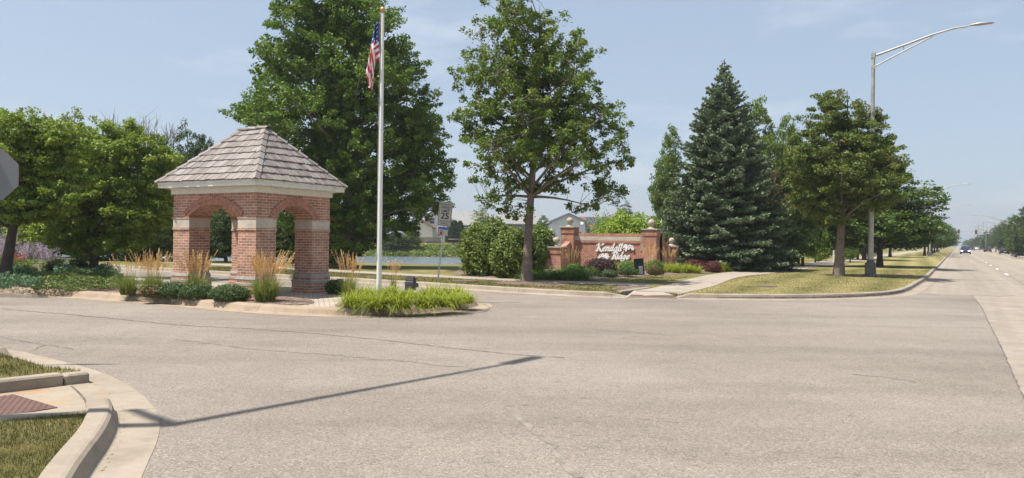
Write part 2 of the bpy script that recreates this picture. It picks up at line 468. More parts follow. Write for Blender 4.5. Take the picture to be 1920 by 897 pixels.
def offset(pts, o, closed=False):
    out = []; n = len(pts)
    for i, p in enumerate(pts):
        a = pts[(i - 1) % n] if (i > 0 or closed) else p
        b = pts[(i + 1) % n] if (i < n - 1 or closed) else p
        t = (b - a).normalized()
        out.append(p + Vector((t.y, -t.x)) * o)          # positive = right of travel
    return out
def curb(name, pts, prof, mat, closed=False, hf=None, side=1):
    """sweep profile [(offset, height)] along pts; hf(i,p) scales heights"""
    m = MB(); rows = []; uvs = []; d = 0
    offs = [offset(pts, o * side, closed) for o, h in prof]
    for i, p in enumerate(pts):
        if i: d += (p - pts[i - 1]).length
        k = hf(i, p) if hf else 1.0
        rows.append([(offs[j][i].x, offs[j][i].y, (h * k if h > 0.02 else h)) for j, (o, h) in enumerate(prof)])
        uvs.append([(d, o) for o, h in prof])
    if closed: rows.append(rows[0]); uvs.append([(d + 0.4, o) for o, h in prof])
    if side > 0: rows = [r[::-1] for r in rows]; uvs = [u[::-1] for u in uvs]
    m.grid(rows, 0, False, False, uvs)
    return tag(m.build(name, mat), kind='structure')
def V2(p): return Vector((p[0], p[1]))
# ================================================================ THE SETTING
# ---- terrain, one sheet out to the horizon with the pond basin
def smooth(a, b, x):
    t = np.clip((x - a) / (b - a), 0, 1); return t * t * (3 - 2 * t)
def terrain_z(x, y):
    e = np.sqrt(((x + 10) / 46.0) ** 2 + ((y - 82) / 25.0) ** 2)
    z = -0.06 - 2.0 * (1 - smooth(0.88, 1.30, e))
    m = smooth(-170, -110, x) * (1 - smooth(45, 75, x))
    z = z + 1.7 * smooth(112, 165, y) * m
    return z
xs = np.concatenate([[-3500, -2000, -1000, -500, -300, -200, -150], np.arange(-120, 91, 3.0), [110, 150, 250, 450, 900, 1800, 3500]])
ys = np.concatenate([[-600, -200, -80, -40], np.arange(-20, 221, 2.5), [240, 280, 340, 450, 650, 1000, 1700, 2800, 4500]])
XX, YY = np.meshgrid(xs, ys); ZZ = terrain_z(XX, YY)
tm = MB()
tm.grid([[(XX[i, j], YY[i, j], ZZ[i, j]) for j in range(len(xs))] for i in range(len(ys))])
tag(tm.build('terrain', M_FIELD), kind='structure')
# ---- pond
def water_mat():
    m, n, l, p = newmat('pond_water'); c = objc(n)
    p.inputs['Base Color'].default_value = (0.10, 0.125, 0.135, 1); p.inputs['Roughness'].default_value = 0.22
    p.inputs['Specular IOR Level'].default_value = 0.6
    mpn = n.new('ShaderNodeMapping'); mpn.inputs['Scale'].default_value = (0.55, 2.6, 1); l.new(c, mpn.inputs[0])
    band = n.new('ShaderNodeMapping'); band.inputs['Scale'].default_value = (0.03, 0.13, 1); l.new(c, band.inputs[0])
    k = ramp(n, l, noise(n, l, band.outputs[0], 1, 3), [(0.4, (0.15,) * 3), (0.6, (1,) * 3)])
    h = math_(n, l, 'MULTIPLY', noise(n, l, mpn.outputs[0], 1.6, 5, 0.6), k)
    bump(n, l, h, 0.5, 1.0, p)
    return m
M_WATER = water_mat()
wm = MB(); wm.prism([(-80, 44), (60, 44), (60, 112), (-80, 112)], -1.0, -1.0)
tag(wm.build('pond_water', M_WATER), kind='structure')

# ---- main road (own frame: x across, y along)
rm = MB(); rm.face([(-1.75, -220, 0), (16.7, -220, 0), (16.7, 1900, 0), (-1.75, 1900, 0)])
road = tag(rm.build('main_road', M_ROAD, loc=(RO.x, RO.y, 0.0)), kind='structure'); road.rotation_euler.z = ROT_ROAD
# ---- lawn corner kerb line
FAR_MAIN = [RP(-1.6, b) for b in (900, 500, 300, 200, 140, 100, 70, 45, 25, 12)]
FC_px = [(1722, 536), (1701, 548), (1670, 555), (1600, 559.5), (1500, 561.8), (1400, 562), (1268, 560.3), (1164, 558), (1100, 556.5), (1000, 551), (880, 543.5), (700, 532), (540, 523), (390, 514.5), (220, 503.5), (110, 495.5), (0, 487.5)]
FCp = [V2(p) for p in FAR_MAIN] + [V2(G(*p)) for p in FC_px]
FCp += [FCp[-1] + Vector((-0.80, 0.60)) * 12, FCp[-1] + Vector((-0.80, 0.60)) * 40]
FC = catmull(FCp, 0.35)
RAMP0, RAMP1 = G(1172, 558)[0], G(1264, 560)[0]
def hf_far(i, p):
    if p.y > 24: return 1.0
    d = max(RAMP0 - p.x, p.x - RAMP1)
    return 0.12 if d < 0 else min(1.0, 0.12 + d / 0.35)
CPROF = [(-0.42, 0.008), (-0.03, 0.008), (0.0, 0.03), (0.03, 0.125), (0.07, 0.15), (0.17, 0.15), (0.2, 0.11), (0.2, -0.05)]
curb('lawn_curb', FC, CPROF, M_CURB, hf=hf_far)
_lo, _li = offset(FC, 0.19), offset(FC, 1.35)
LAWN_EDGE = [(_li[i] if (p.y < 24 and RAMP0 - 0.02 < p.x < RAMP1 + 0.02) else _lo[i]) for i, p in enumerate(FC)]
# ---- asphalt of the side street and the junction
SEAM = [V2(G(*p)) for p in ((1822, 554.5), (1838, 573), (1856, 610), (1880, 658), (1905, 716), (1925, 757))]
asph = SEAM + [SEAM[-1] + (SEAM[-1] - SEAM[0]).normalized() * 12, Vector((-6, -60)), Vector((-20, -130)), Vector((-160, -130)), Vector((-160, 160))] + [p for p in offset(FC, 0.1)[::-1] if p.y < 160 and (p.x < 13.4)] 
am = MB(); am.prism([(p.x, p.y) for p in asph] , 0.004, 0.004)
tag(am.build('street_asphalt', M_ASPH), kind='structure')
# ---- lawn behind that kerb, up to the pond bank, and behind the woods
le = [p for p in LAWN_EDGE]
back = [Vector((-75, 78)), Vector((-70, 41.5)), Vector((-30, 42)), Vector((-6, 40.5)), Vector((6, 43)), Vector((20, 56)), Vector(RP(-30, 60)), Vector(RP(-40, 900))]
lm = MB(); lm.prism([(p.x, p.y) for p in le] + [(p.x, p.y) for p in back], -0.1, LAWN, bottom=False)
tag(lm.build('grass_verge', M_LAWN), kind='structure')
# striped mown lawn between path and kerb
edge_main = [p for p in LAWN_EDGE if (p - RO).dot(RR) > -10 and p.x > G(1288, 556)[0]]
PATH_R = [RP(-8.1, b) for b in (900, 300, 150, 90, 60, 40)] + [G(1560, 497.7, LAWN), G(1451, 512.6, LAWN), G(1386, 520, LAWN), G(1336, 538, LAWN), G(1284, 549.5, LAWN)]
PATH_L = [RP(-10.9, b) for b in (900, 300, 150, 90, 60, 40)] + [G(1500, 499, LAWN), G(1430, 505, LAWN), G(1352, 512.6, LAWN), G(1305, 521, LAWN), G(1240, 538, LAWN), G(1190, 546, LAWN)]
pr = catmull(PATH_R, 1.0); pl = catmull(PATH_L, 1.0)
sl = MB(); sl.prism([(p.x, p.y) for p in edge_main] + [(p.x, p.y) for p in pr[::-1]], LAWN + 0.006, LAWN + 0.006)
slo = tag(sl.build('mown_lawn', M_LAWNS), kind='structure')
# ---- walking path to the ramp
def ribbon(name, L, Rr, z, mat, kind='structure'):
    m = MB(); n = max(len(L), len(Rr))
    def res(P):
        d = [0]
        for a, b in zip(P, P[1:]): d.append(d[-1] + (b - a).length)
        out = []
        for k in range(n * 2):
            t = d[-1] * k / (n * 2 - 1); i = max(j for j in range(len(d)) if d[j] <= t + 1e-9); i = min(i, len(P) - 2)
            out.append((P[i].lerp(P[i + 1], (t - d[i]) / max(1e-9, d[i + 1] - d[i])), t))
        return out
    a, b = res(L), res(Rr)
    rows = [[(p.x, p.y, z), (q.x, q.y, z)] for (p, _), (q, _) in zip(a, b)]
    uvs = [[(t, 0), (t, 1.0)] for (p, t), (q, _) in zip(a, b)]
    m.grid(rows, 0, False, False, uvs)
    return tag(m.build(name, mat), kind=kind)
pe = MB()
ramp_out = [V2(G(1172, 556, 0.03)), V2(G(1264, 558, 0.03))]
ribbon('walking_path', pl, pr, LAWN + 0.012, M_WALK)
RQ = [Vector((*G(1172, 557.5, 0.02), 0.022)), Vector((*G(1267, 559.5, 0.02), 0.022)), Vector((*G(1284, 549, LAWN), LAWN + 0.016)), Vector((*G(1190, 545.0, LAWN), LAWN + 0.016))]
pe.face(RQ)
tag(pe.build('curb_ramp', M_WALK), kind='structure')
tp = MB()
def bil(u, v): return RQ[0].lerp(RQ[1], u).lerp(RQ[3].lerp(RQ[2], u), v) + Vector((0, 0, 0.007))
tp.face([bil(0.06, 0.05), bil(0.97, 0.05), bil(0.97, 0.40), bil(0.06, 0.32)])
tag(tp.build('tactile_paving', M_TACT), kind='structure')
# side curb of that ramp
sc_ = MB(); p0, p1 = V2(G(1160, 556, 0.0)), V2(G(1215, 541, LAWN))
dd = (p1 - p0); L_ = dd.length
sc_.rbox(0, L_, -0.09, 0.09, 0, 0.16, 0.02, M=Matrix.Translation((p0.x, p0.y, 0)) @ Matrix.Rotation(math.atan2(dd.y, dd.x), 4, 'Z'))
p0, p1 = V2(G(1269, 559.5, 0.0)), V2(G(1284, 549.0, LAWN)); dd = p1 - p0
sc_.rbox(0, dd.length, -0.08, 0.08, 0, 0.145, 0.02, M=Matrix.Translation((p0.x + 0.06, p0.y, 0)) @ Matrix.Rotation(math.atan2(dd.y, dd.x), 4, 'Z'))
tag(sc_.build('ramp_side_curb', M_CURB), kind='structure')
# ---- sidewalk behind the verge
sw_px = [(1222, 536), (1207, 535), (1100, 530.8), (1002, 527.3), (871, 521), (740, 514.5), (620, 508), (390, 495.5), (230, 488), (100, 481.8), (0, 477)]
swc = [V2(G(*p, LAWN)) for p in sw_px]; swc.append(swc[-1] + (swc[-1] - swc[-2]).normalized() * 30)
swc = catmull(swc, 0.8)
ribbon('sidewalk', offset(swc, 0.72), offset(swc, -0.72), LAWN + 0.006, M_WALK)
# ---- far right kerb and verge of the main road
rc = [V2(RP(16.6, b)) for b in (-60, -20, 0, 20, 40, 60, 80, 100, 140, 200, 300, 500, 900)]
curb('far_side_curb', rc, CPROF, M_CURB)
vg = MB(); vg.prism([RP(16.8, -60), RP(16.8, 900), RP(80, 900), RP(80, -60)], LAWN, LAWN)
tag(vg.build('far_verge', M_LAWN), kind='structure')
# ---- traffic island
IS_px = [(0, 548.5), (60, 552.5), (115, 556), (240, 564.5), (390, 577), (500, 586), (600, 591), (700, 592), (790, 588), (860, 581.5)]
ISp = [Vector((-30, 30.5)), Vector((-20, 24.2))] + [V2(G(*p)) for p in IS_px] + [Vector((-0.86, 17.75)), Vector((-0.83, 18.5)), Vector((-1.35, 19.2)), Vector((-4.3, 20.7)), Vector((-9.5, 23.9)), Vector((-15.5, 27.5)), Vector((-26, 34.3)), Vector((-31, 36))]
IS = catmull(ISp, 0.3, closed=True)
IPROF = [(-0.36, 0.008), (-0.02, 0.01), (0.0, 0.03), (0.05, 0.11), (0.10, 0.145), (0.22, 0.155), (0.24, 0.12), (0.24, -0.05)]
curb('island_curb', IS, IPROF, M_CURB2, closed=True, side=-1)
im = MB(); im.prism([(p.x, p.y) for p in offset(IS, -0.23, True)], 0.135, 0.135)
tag(im.build('island_paving', M_PAVER), kind='structure')
def inside(p, P):
    c = False
    for a, b in zip(P, P[1:] + P[:1]):
        if (a[1] > p[1]) != (b[1] > p[1]) and p[0] < (b[0] - a[0]) * (p[1] - a[1]) / (b[1] - a[1]) + a[0]: c = not c
    return c
def bed(name, px, z, mat=M_MULCH, seed=1, amp=0.03, hill=0.0):
    P = catmull([G(x, y, z) for x, y in px], 0.35, closed=True)
    if 0.13 < z < 0.16:
        LIM = offset(IS, -0.30, True); LT = [tuple(q) for q in LIM]
        P = [p if inside(p, LT) else min(LIM, key=lambda q: (q - p).length) for p in P]
    m = MB(); c = sum(P, Vector((0, 0))) / len(P); rng = random.Random(seed)
    rings = []
    for k in range(7):
        f = 1 - k / 6.0
        rings.append([(c.x + (p.x - c.x) * f, c.y + (p.y - c.y) * f, z + 0.006 + (0 if k == 0 else rng.uniform(0, amp) + hill * (1 - f) ** 0.7)) for p in P])
    m.grid(rings, 0, True, True)
    return tag(m.build(name, mat), kind='structure')
bed('island_mulch', [(200, 549), (260, 559), (400, 568.5), (520, 573), (585, 570), (578, 561), (520, 556), (440, 552), (330, 545), (235, 540)], 0.14)
bed('island_end_mulch', [(636, 579), (760, 580), (860, 573), (884, 566), (860, 557), (760, 553), (690, 555), (640, 566)], 0.14, seed=2)
bed('juniper_bed_soil', [(-200, 530), (-60, 537), (60, 543.5), (150, 547), (222, 548), (250, 536), (180, 517), (40, 505), (-100, 500), (-200, 505)], 0.14, seed=3)
bed('sign_bed_mulch', [(985, 524.5), (1060, 527), (1130, 524), (1200, 519.5), (1270, 515.5), (1345, 511.5), (1368, 505), (1320, 497), (1240, 489), (1080, 490), (990, 503)], LAWN + 0.004, seed=4, amp=0.06, hill=0.10)
bed('shrub_bed_mulch', [(850, 513), (900, 519.5), (980, 524.5), (1020, 524.5), (1010, 505), (940, 500), (880, 503)], LAWN + 0.002, seed=5, amp=0.05)
bed('tree_mulch_ring', [(925, 531), (960, 534.5), (1010, 537), (1055, 538), (1068, 534.5), (1030, 530.5), (990, 528.7), (945, 527.3)], LAWN + 0.002, seed=6, amp=0.03)
bed('corner_mulch', [(1148, 544), (1180, 545), (1215, 539.5), (1190, 537), (1155, 537)], LAWN + 0.002, seed=7)

# ---- near corner
E_px = [(0, 655), (62, 665.5), (117, 679), (154, 688.5), (201, 704), (241, 724.5), (272, 747), (293, 774), (299.6, 802), (292, 836), (278, 867), (265.6, 897)]
Ep = [Vector((-16, 14.4)), Vector((-10.5, 11.9))] + [V2(G(*p)) for p in E_px] + [Vector((-2.17, 4.3)), Vector((-2.02, 3.4)), Vector((-2.05, 2.3)), Vector((-2.5, 0.8)), Vector((-3.6, -1.5)), Vector((-8, -9))]
NE = catmull(Ep, 0.12)
xa, ya = G(75, 668); yb = G(288, 765)[1]
def hf_near(i, p):
    if p.y > ya: return 1.0
    d = min(ya - p.y, p.y - yb)
    return 1.0 if d < 0 else max(0.10, 1 - d / 0.05)
NPROF = [(0.0, 0.008), (0.30, 0.014), (0.325, 0.03), (0.36, 0.125), (0.385, 0.145), (0.41, 0.15), (0.53, 0.15), (0.55, 0.12), (0.55, -0.04)]
curb('near_curb', NE, NPROF, M_CURB, hf=hf_near)
NIN = offset(NE, 0.545)
# return curb on the north side of the ramp
def ln(px, h): return V2(G(px[0], px[1], h))
A_, B_ = ln((168, 720.5), 0.0), ln((0, 741), 0.0)
dN = (B_ - A_).normalized()
def block(m, a, dr, s0, s1, w0, w1, z1, end=0.0):
    ang = math.atan2(dr.y, dr.x)
    m.rbox(s0, s1, w0, w1, 0.0, z1, 0.018, M=Matrix.Translation((a.x, a.y, 0)) @ Matrix.Rotation(ang, 4, 'Z'))
rc1 = MB(); block(rc1, A_, dN, 0.0, 0.235, -0.17, 0.0, 0.125); block(rc1, A_, dN, 0.25, 1.05, -0.17, 0.0, 0.14); block(rc1, A_, dN, 1.065, 4.5, -0.17, 0.0, 0.14)
tag(rc1.build('ramp_return_curb', M_CURB), kind='structure')
C_, D_ = ln((170, 771), 0.12), ln((0, 788), 0.12)
dS = (D_ - C_).normalized()
rc2 = MB(); block(rc2, C_, dS, 0.0, 5.0, -0.17, 0.0, 0.128)
tag(rc2.build('ramp_edging', M_CURB), kind='structure')
rampm = MB()
q0, q1 = A_ + dN * -0.12, C_ + dS * -0.12
nS = Vector((-dS.y, dS.x)); nN = Vector((-dN.y, dN.x))
ge = [tuple(q) for q in offset(NE, 0.30) if A_.y + 0.03 > q.y > C_.y - 0.02]
rampm.prism([tuple(A_ + dN * 4.4), tuple(A_ - dN * 0.0)] + ge + [tuple(C_), tuple(C_ + dS * 4.9)], 0.018, 0.018)
tag(rampm.build('near_ramp', M_RAMP), kind='structure')
jm = MB()
def strip(m, P, w, z):
    P = [V2(p) for p in P]; o1 = offset(P, w / 2); o2 = offset(P, -w / 2)
    m.grid([[(a.x, a.y, z), (b.x, b.y, z)] for a, b in zip(o2, o1)], 0, False)
strip(jm, catmull([G(134, 724, 0.02), G(147, 736, 0.02), G(157, 747, 0.02), G(163, 758, 0.02)], 0.05), 0.022, 0.0215)
tag(jm.build('ramp_joint', M_CRACK), kind='structure')
tm2 = MB(); T4 = [G(27, 741, 0.02), G(108, 765, 0.02), G(0, 782.5, 0.02), tuple(ln((0, 782.5), 0.02) + dS * 1.2), tuple(ln((27, 741), 0.02) + dN * 1.6)]
tm2.prism(T4, 0.0, 0.026)
ux = (V2(T4[2]) - V2(T4[1])).normalized(); uy = Vector((-ux.y, ux.x))
for i in range(-40, 60):
    for j in range(-40, 40):
        p = V2(T4[1]) + ux * (i * 0.06 + (j % 2) * 0.03) + uy * (j * 0.052)
        if inside(p, T4) and inside(p + Vector((0.02, 0.01)), T4):
            tm2.lathe([(0.017, 0.0), (0.013, 0.005), (0.004, 0.007)], 6, 0, (p.x, p.y, 0.026))
tag(tm2.build('near_tactile_paving', M_TACT), kind='structure')
# near lawns
nn = [p for p in NIN if p.y > G(140, 708)[1]]
poly = [tuple(p) for p in nn] + [tuple(A_ + dN * 0.02 + nN * -0.16), tuple(A_ + dN * 4.5 + nN * -0.16), (-16, 10.5), (-18, 14)]
PN = [p for p in poly]
g1 = MB(); g1.prism(poly, LAWN, LAWN); tag(g1.build('near_grass_strip', M_LAWN), kind='structure')
ss = [p for p in NIN if p.y < C_.y - 0.02]
polyS = [tuple(C_ + nS * 0.0)] + [tuple(p) for p in ss] + [(-14, -9), (-14, 6.2), tuple(C_ + dS * 5.0)]
g2 = MB(); g2.prism(polyS, LAWN - 0.01, LAWN - 0.01); tag(g2.build('near_lawn', M_LAWN), kind='structure')

# ---- marks on the road
rng_c = random.Random(5)
def crack(m, pts, w, jag=0.03, step=0.12, z=0.0075):
    P = catmull(pts, step); Q = []
    for i, p in enumerate(P): Q.append(p + Vector((rng_c.uniform(-jag, jag), rng_c.uniform(-jag, jag))))
    o1 = [a + (b - a) * rng_c.uniform(0.15, 1.3) for a, b in zip(Q, offset(Q, w / 2))]
    o2 = [a + (b - a) * rng_c.uniform(0.15, 1.3) for a, b in zip(Q, offset(Q, -w / 2))]
    m.grid([[(a.x, a.y, z), (b.x, b.y, z)] for a, b in zip(o2, o1)], 0, False)
cm = MB()
crack(cm, [G(x, y) for x, y in ((0, 580), (110, 589), (220, 599), (330, 610), (430, 615))], 0.05)
crack(cm, [G(x, y) for x, y in ((430, 615), (560, 624), (700, 637), (860, 655), (985, 667), (1060, 672))], 0.035)
crack(cm, [G(x, y) for x, y in ((0, 632), (40, 641), (90, 648), (140, 656))], 0.02)
crack(cm, [G(x, y) for x, y in ((62, 658), (85, 648), (100, 650), (120, 646))], 0.015)
crack(cm, [G(x, y) for x, y in ((1822, 554.5), (1838, 573), (1856, 610), (1880, 658), (1905, 716), (1925, 757))], 0.022, jag=0.008)
crack(cm, [G(x, y) for x, y in ((1822, 554.5), (1860, 554), (1925, 554.5))], 0.04)
tag(cm.build('road_cracks', M_CRACK), kind='structure')
cl = MB()
crack(cl, [G(x, y) for x, y in ((330, 636), (450, 652), (560, 662), (680, 672), (800, 682), (880, 691))], 0.07, jag=0.05)
crack(cl, [G(x, y) for x, y in ((965, 778), (990, 800), (1010, 818), (1035, 835), (1062, 868), (1085, 897))], 0.06, jag=0.04)
crack(cl, [G(x, y) for x, y in ((1100, 617), (1180, 623), (1260, 629), (1400, 637))], 0.03)
crack(cl, [G(x, y) for x, y in ((1600, 703), (1660, 709), (1720, 718))], 0.03)
tag(cl.build('worn_road_seams', M_CRACKL), kind='structure')
# island tip apron seam
sm_ = MB(); crack(sm_, [G(x, y) for x, y in ((880, 588), (905, 586), (918, 578), (905, 570))], 0.03, jag=0.01, z=0.0095)
tag(sm_.build('apron_seam', M_CRACK), kind='structure')
# painted lines of the main road
pm = MB()
for b in range(22, 420, 12):
    pm.face([(2.0, b, 0.004), (2.13, b, 0.004), (2.13, b + 3, 0.004), (2.0, b + 3, 0.004)])
    pm.face([(12.9, b + 4, 0.004), (13.03, b + 4, 0.004), (13.03, b + 7, 0.004), (12.9, b + 7, 0.004)])
lo = tag(pm.build('lane_dashes', M_LINEP, loc=(RO.x, RO.y, 0)), kind='structure'); lo.rotation_euler.z = ROT_ROAD
ym = MB()
for x in (5.6, 9.2):
    ym.face([(x, 14, 0.004), (x + 0.11, 14, 0.004), (x + 0.11, 1200, 0.004), (x, 1200, 0.004)])
    for b in range(14, 500, 12): ym.face([(x + 0.25, b, 0.004), (x + 0.36, b, 0.004), (x + 0.36, b + 3.5, 0.004), (x + 0.25, b + 3.5, 0.004)])
yo = tag(ym.build('centre_lines', M_YELLOWP, loc=(RO.x, RO.y, 0)), kind='structure'); yo.rotation_euler.z = ROT_ROAD
# tyre rubber on the corner kerb
rb = MB(); Q = [p for p in offset(FC, -0.004) if p.y < 26 and p.x > 5.3 and p.x < 13.5]
for i, p in enumerate(Q[:-1]):
    if rng_c.random() < 0.97:
        z0 = 0.04 + 0.012 * math.sin(i * 0.31) + rng_c.uniform(-.006, .006); z1 = 0.085 + 0.02 * math.sin(i * 0.17 + 1) + rng_c.uniform(-.012, .012)
        q = Q[i + 1]
        k0, k1 = (z0 - 0.03) / 0.095 * 0.03, (z1 - 0.03) / 0.095 * 0.03
        nn_ = Vector(((q - p).y, -(q - p).x)).normalized()
        rb.face([(*(p + nn_ * k0), z0), (*(q + nn_ * k0), z0), (*(q + nn_ * k1), z1), (*(p + nn_ * k1), z1)])
tag(rb.build('curb_tyre_marks', M_RUBBER), kind='structure')

# ---- grass blades
def blades(name, N, pts_fn, h, w, seed, mat=M_GRASSBLADE, z=LAWN, lean=0.5):
    rng = np.random.default_rng(seed)
    P = pts_fn(rng, N); N = len(P)
    a = rng.uniform(0, 2 * np.pi, N); hh = h * rng.uniform(0.5, 1.25, N)
    la = rng.uniform(0, 2 * np.pi, N); ll = lean * hh * rng.uniform(0.1, 1.2, N)
    V = np.empty((N, 3, 3)); ww = w * rng.uniform(0.6, 1.3, N)
    V[:, 0] = np.c_[P[:, 0] - np.cos(a) * ww, P[:, 1] - np.sin(a) * ww, np.full(N, z - 0.01)]
    V[:, 1] = np.c_[P[:, 0] + np.cos(a) * ww, P[:, 1] + np.sin(a) * ww, np.full(N, z - 0.01)]
    V[:, 2] = np.c_[P[:, 0] + np.cos(la) * ll, P[:, 1] + np.sin(la) * ll, z + hh]
    o = link(name, np_mesh(name, V.reshape(-1, 3), 3, mat))
    return tag(o, kind='stuff')
def in_poly(P, poly):
    c = np.zeros(len(P), bool)
    for a, b in zip(poly, poly[1:] + poly[:1]):
        if a[1] == b[1]: continue
        k = ((a[1] > P[:, 1]) != (b[1] > P[:, 1])) & (P[:, 0] < (b[0] - a[0]) * (P[:, 1] - a[1]) / (b[1] - a[1]) + a[0])
        c ^= k
    return c
def poly_pts(poly, x0, x1, y0, y1):
    def f(rng, N):
        P = np.c_[rng.uniform(x0, x1, N), rng.uniform(y0, y1, N)]
        return P[in_poly(P, poly)]
    return f
tag(blades('near_lawn_grass', 90000, poly_pts(polyS, -5.6, -2.2, 3.2, 7.2), 0.03, 0.0024, 3, z=LAWN - 0.01), 'short patchy lawn grass inside the near curb corner', 'grass')
tag(blades('grass_strip_blades', 30000, poly_pts(PN, -7.6, -4.2, 7.8, 11.5), 0.042, 0.0032, 4), 'green grass strip beyond the near ramp curb', 'grass')
mown = [(p.x, p.y) for p in edge_main] + [(p.x, p.y) for p in pr[::-1]]
tag(blades('mown_lawn_grass', 90000, poly_pts(mown, 5, 26, 21, 45), 0.04, 0.007, 5), 'dry striped mown grass around the large street lamp', 'grass')
verge = [(p.x, p.y) for p in LAWN_EDGE if p.y < 40 and p.x < G(1165, 556)[0]]
vback = [(p.x, p.y) for p in offset(swc, -0.75)[::-1]]
vp = verge + [q for q in vback if q[0] > verge[-1][0]]
tag(blades('verge_grass', 90000, poly_pts(vp, -14, 3.6, 21, 36), 0.05, 0.008, 6), 'patchy verge grass between the curb and the sidewalk', 'grass')
edge2 = [tuple(p) for p in offset(swc, 0.74) if -16 < p.x < 5.4]
ep2 = edge2 + [(-14, 41), (0, 40)]
ep3 = [G(1135, 524.5, LAWN), G(1200, 521, LAWN), G(1275, 517, LAWN), G(1300, 517.5, LAWN), G(1262, 528, LAWN), G(1232, 533.5, LAWN), G(1100, 528, LAWN)]
tag(blades('bed_edge_grass', 16000, poly_pts(ep3, -1, 9, 24, 37), 0.05, 0.008, 7), 'strip of grass in front of the sign bed', 'grass')
# ================================================================ PLANTS
M_BARK = plain('bark', (0.17, 0.135, 0.105), 0.95, var=0.35, scale=5, bmp=0.02)
M_BARKD = plain('dark_bark', (0.075, 0.06, 0.048), 0.95, var=0.3, scale=6, bmp=0.02)
M_TWIG = plain('bare_twigs', (0.23, 0.19, 0.16), 0.95, var=0.2)
M_MAPLE = leafmat('maple_leaf', (0.080, 0.129, 0.027), (0.134, 0.189, 0.039), (0.190, 0.234, 0.053), transl=0.40)
M_BIG = leafmat('bright_maple_leaf', (0.073, 0.129, 0.022), (0.122, 0.196, 0.032), (0.167, 0.233, 0.039), transl=0.36)
M_CRAB = leafmat('crabapple_leaf', (0.129, 0.190, 0.033), (0.190, 0.250, 0.044), (0.250, 0.287, 0.067), transl=0.42)
M_LINDEN = leafmat('linden_leaf', (0.075, 0.115, 0.026), (0.115, 0.150, 0.036), (0.225, 0.205, 0.060), transl=0.35, scale=1.6)
M_STREET = leafmat('street_tree_leaf', (0.051, 0.095, 0.022), (0.081, 0.128, 0.030), (0.115, 0.169, 0.035), transl=0.35)
M_DARK = leafmat('dark_leaf', (0.041, 0.070, 0.022), (0.068, 0.105, 0.030), (0.088, 0.128, 0.032), transl=0.28)
M_WILLOW = leafmat('pale_leaf', (0.142, 0.189, 0.068), (0.203, 0.243, 0.095), (0.230, 0.270, 0.101), transl=0.4, scale=0.5)
M_SPRUCE = leafmat('spruce_needles', (0.087, 0.127, 0.084), (0.145, 0.189, 0.124), (0.185, 0.215, 0.139), transl=0.12, scale=1.4, rough=0.7)
M_LILAC = leafmat('lilac_leaf', (0.082, 0.124, 0.029), (0.130, 0.169, 0.036), (0.191, 0.208, 0.058), transl=0.3, scale=1.8)
M_YEL = leafmat('yellow_green_leaf', (0.139, 0.214, 0.025), (0.203, 0.286, 0.036), (0.268, 0.326, 0.051), transl=0.4)
M_BOX = leafmat('boxwood_leaf', (0.09, 0.16, 0.025), (0.14, 0.22, 0.035), transl=0.25, scale=3)
M_BARB = leafmat('barberry_leaf', (0.075, 0.022, 0.028), (0.125, 0.032, 0.035), transl=0.25, scale=4)
M_BARBD = leafmat('dark_barberry_leaf', (0.028, 0.014, 0.020), (0.050, 0.022, 0.028), transl=0.15, scale=4)
M_SPIREA = leafmat('spirea_leaf', (0.075, 0.085, 0.03), (0.17, 0.11, 0.05), (0.10, 0.12, 0.035), transl=0.25, scale=5)
M_JUN = leafmat('juniper_leaf', (0.066, 0.126, 0.072), (0.102, 0.180, 0.096), transl=0.15, scale=1.6)
M_JUNY = leafmat('green_juniper_leaf', (0.108, 0.156, 0.048), (0.150, 0.198, 0.060), (0.204, 0.168, 0.084), transl=0.15, scale=1.6)
M_DSH = leafmat('dark_shrub_leaf', (0.046, 0.078, 0.029), (0.078, 0.124, 0.039), transl=0.2, scale=4)
M_REED = leafmat('reed_blade', (0.110, 0.160, 0.044), (0.176, 0.220, 0.072), (0.286, 0.264, 0.110), transl=0.35, scale=3)
M_PLUME = plain('plume', (0.66, 0.43, 0.18), 0.9, var=0.2, scale=12)
M_LILYG = leafmat('yellow_grass_blade', (0.180, 0.234, 0.027), (0.270, 0.312, 0.039), (0.328, 0.289, 0.055), transl=0.4, scale=5)
M_LILYD = leafmat('daylily_blade', (0.078, 0.143, 0.029), (0.130, 0.208, 0.046), (0.208, 0.221, 0.065), transl=0.3, scale=4)
M_SAGE = leafmat('sage_flower', (0.36, 0.27, 0.52), (0.46, 0.38, 0.62), transl=0.3, scale=6)
M_RED = leafmat('red_flower', (0.30, 0.05, 0.03), (0.40, 0.09, 0.05), transl=0.3, scale=6)
M_BROWN = leafmat('brown_leaf', (0.10, 0.075, 0.040), (0.14, 0.10, 0.055), (0.08, 0.10, 0.035), transl=0.25)

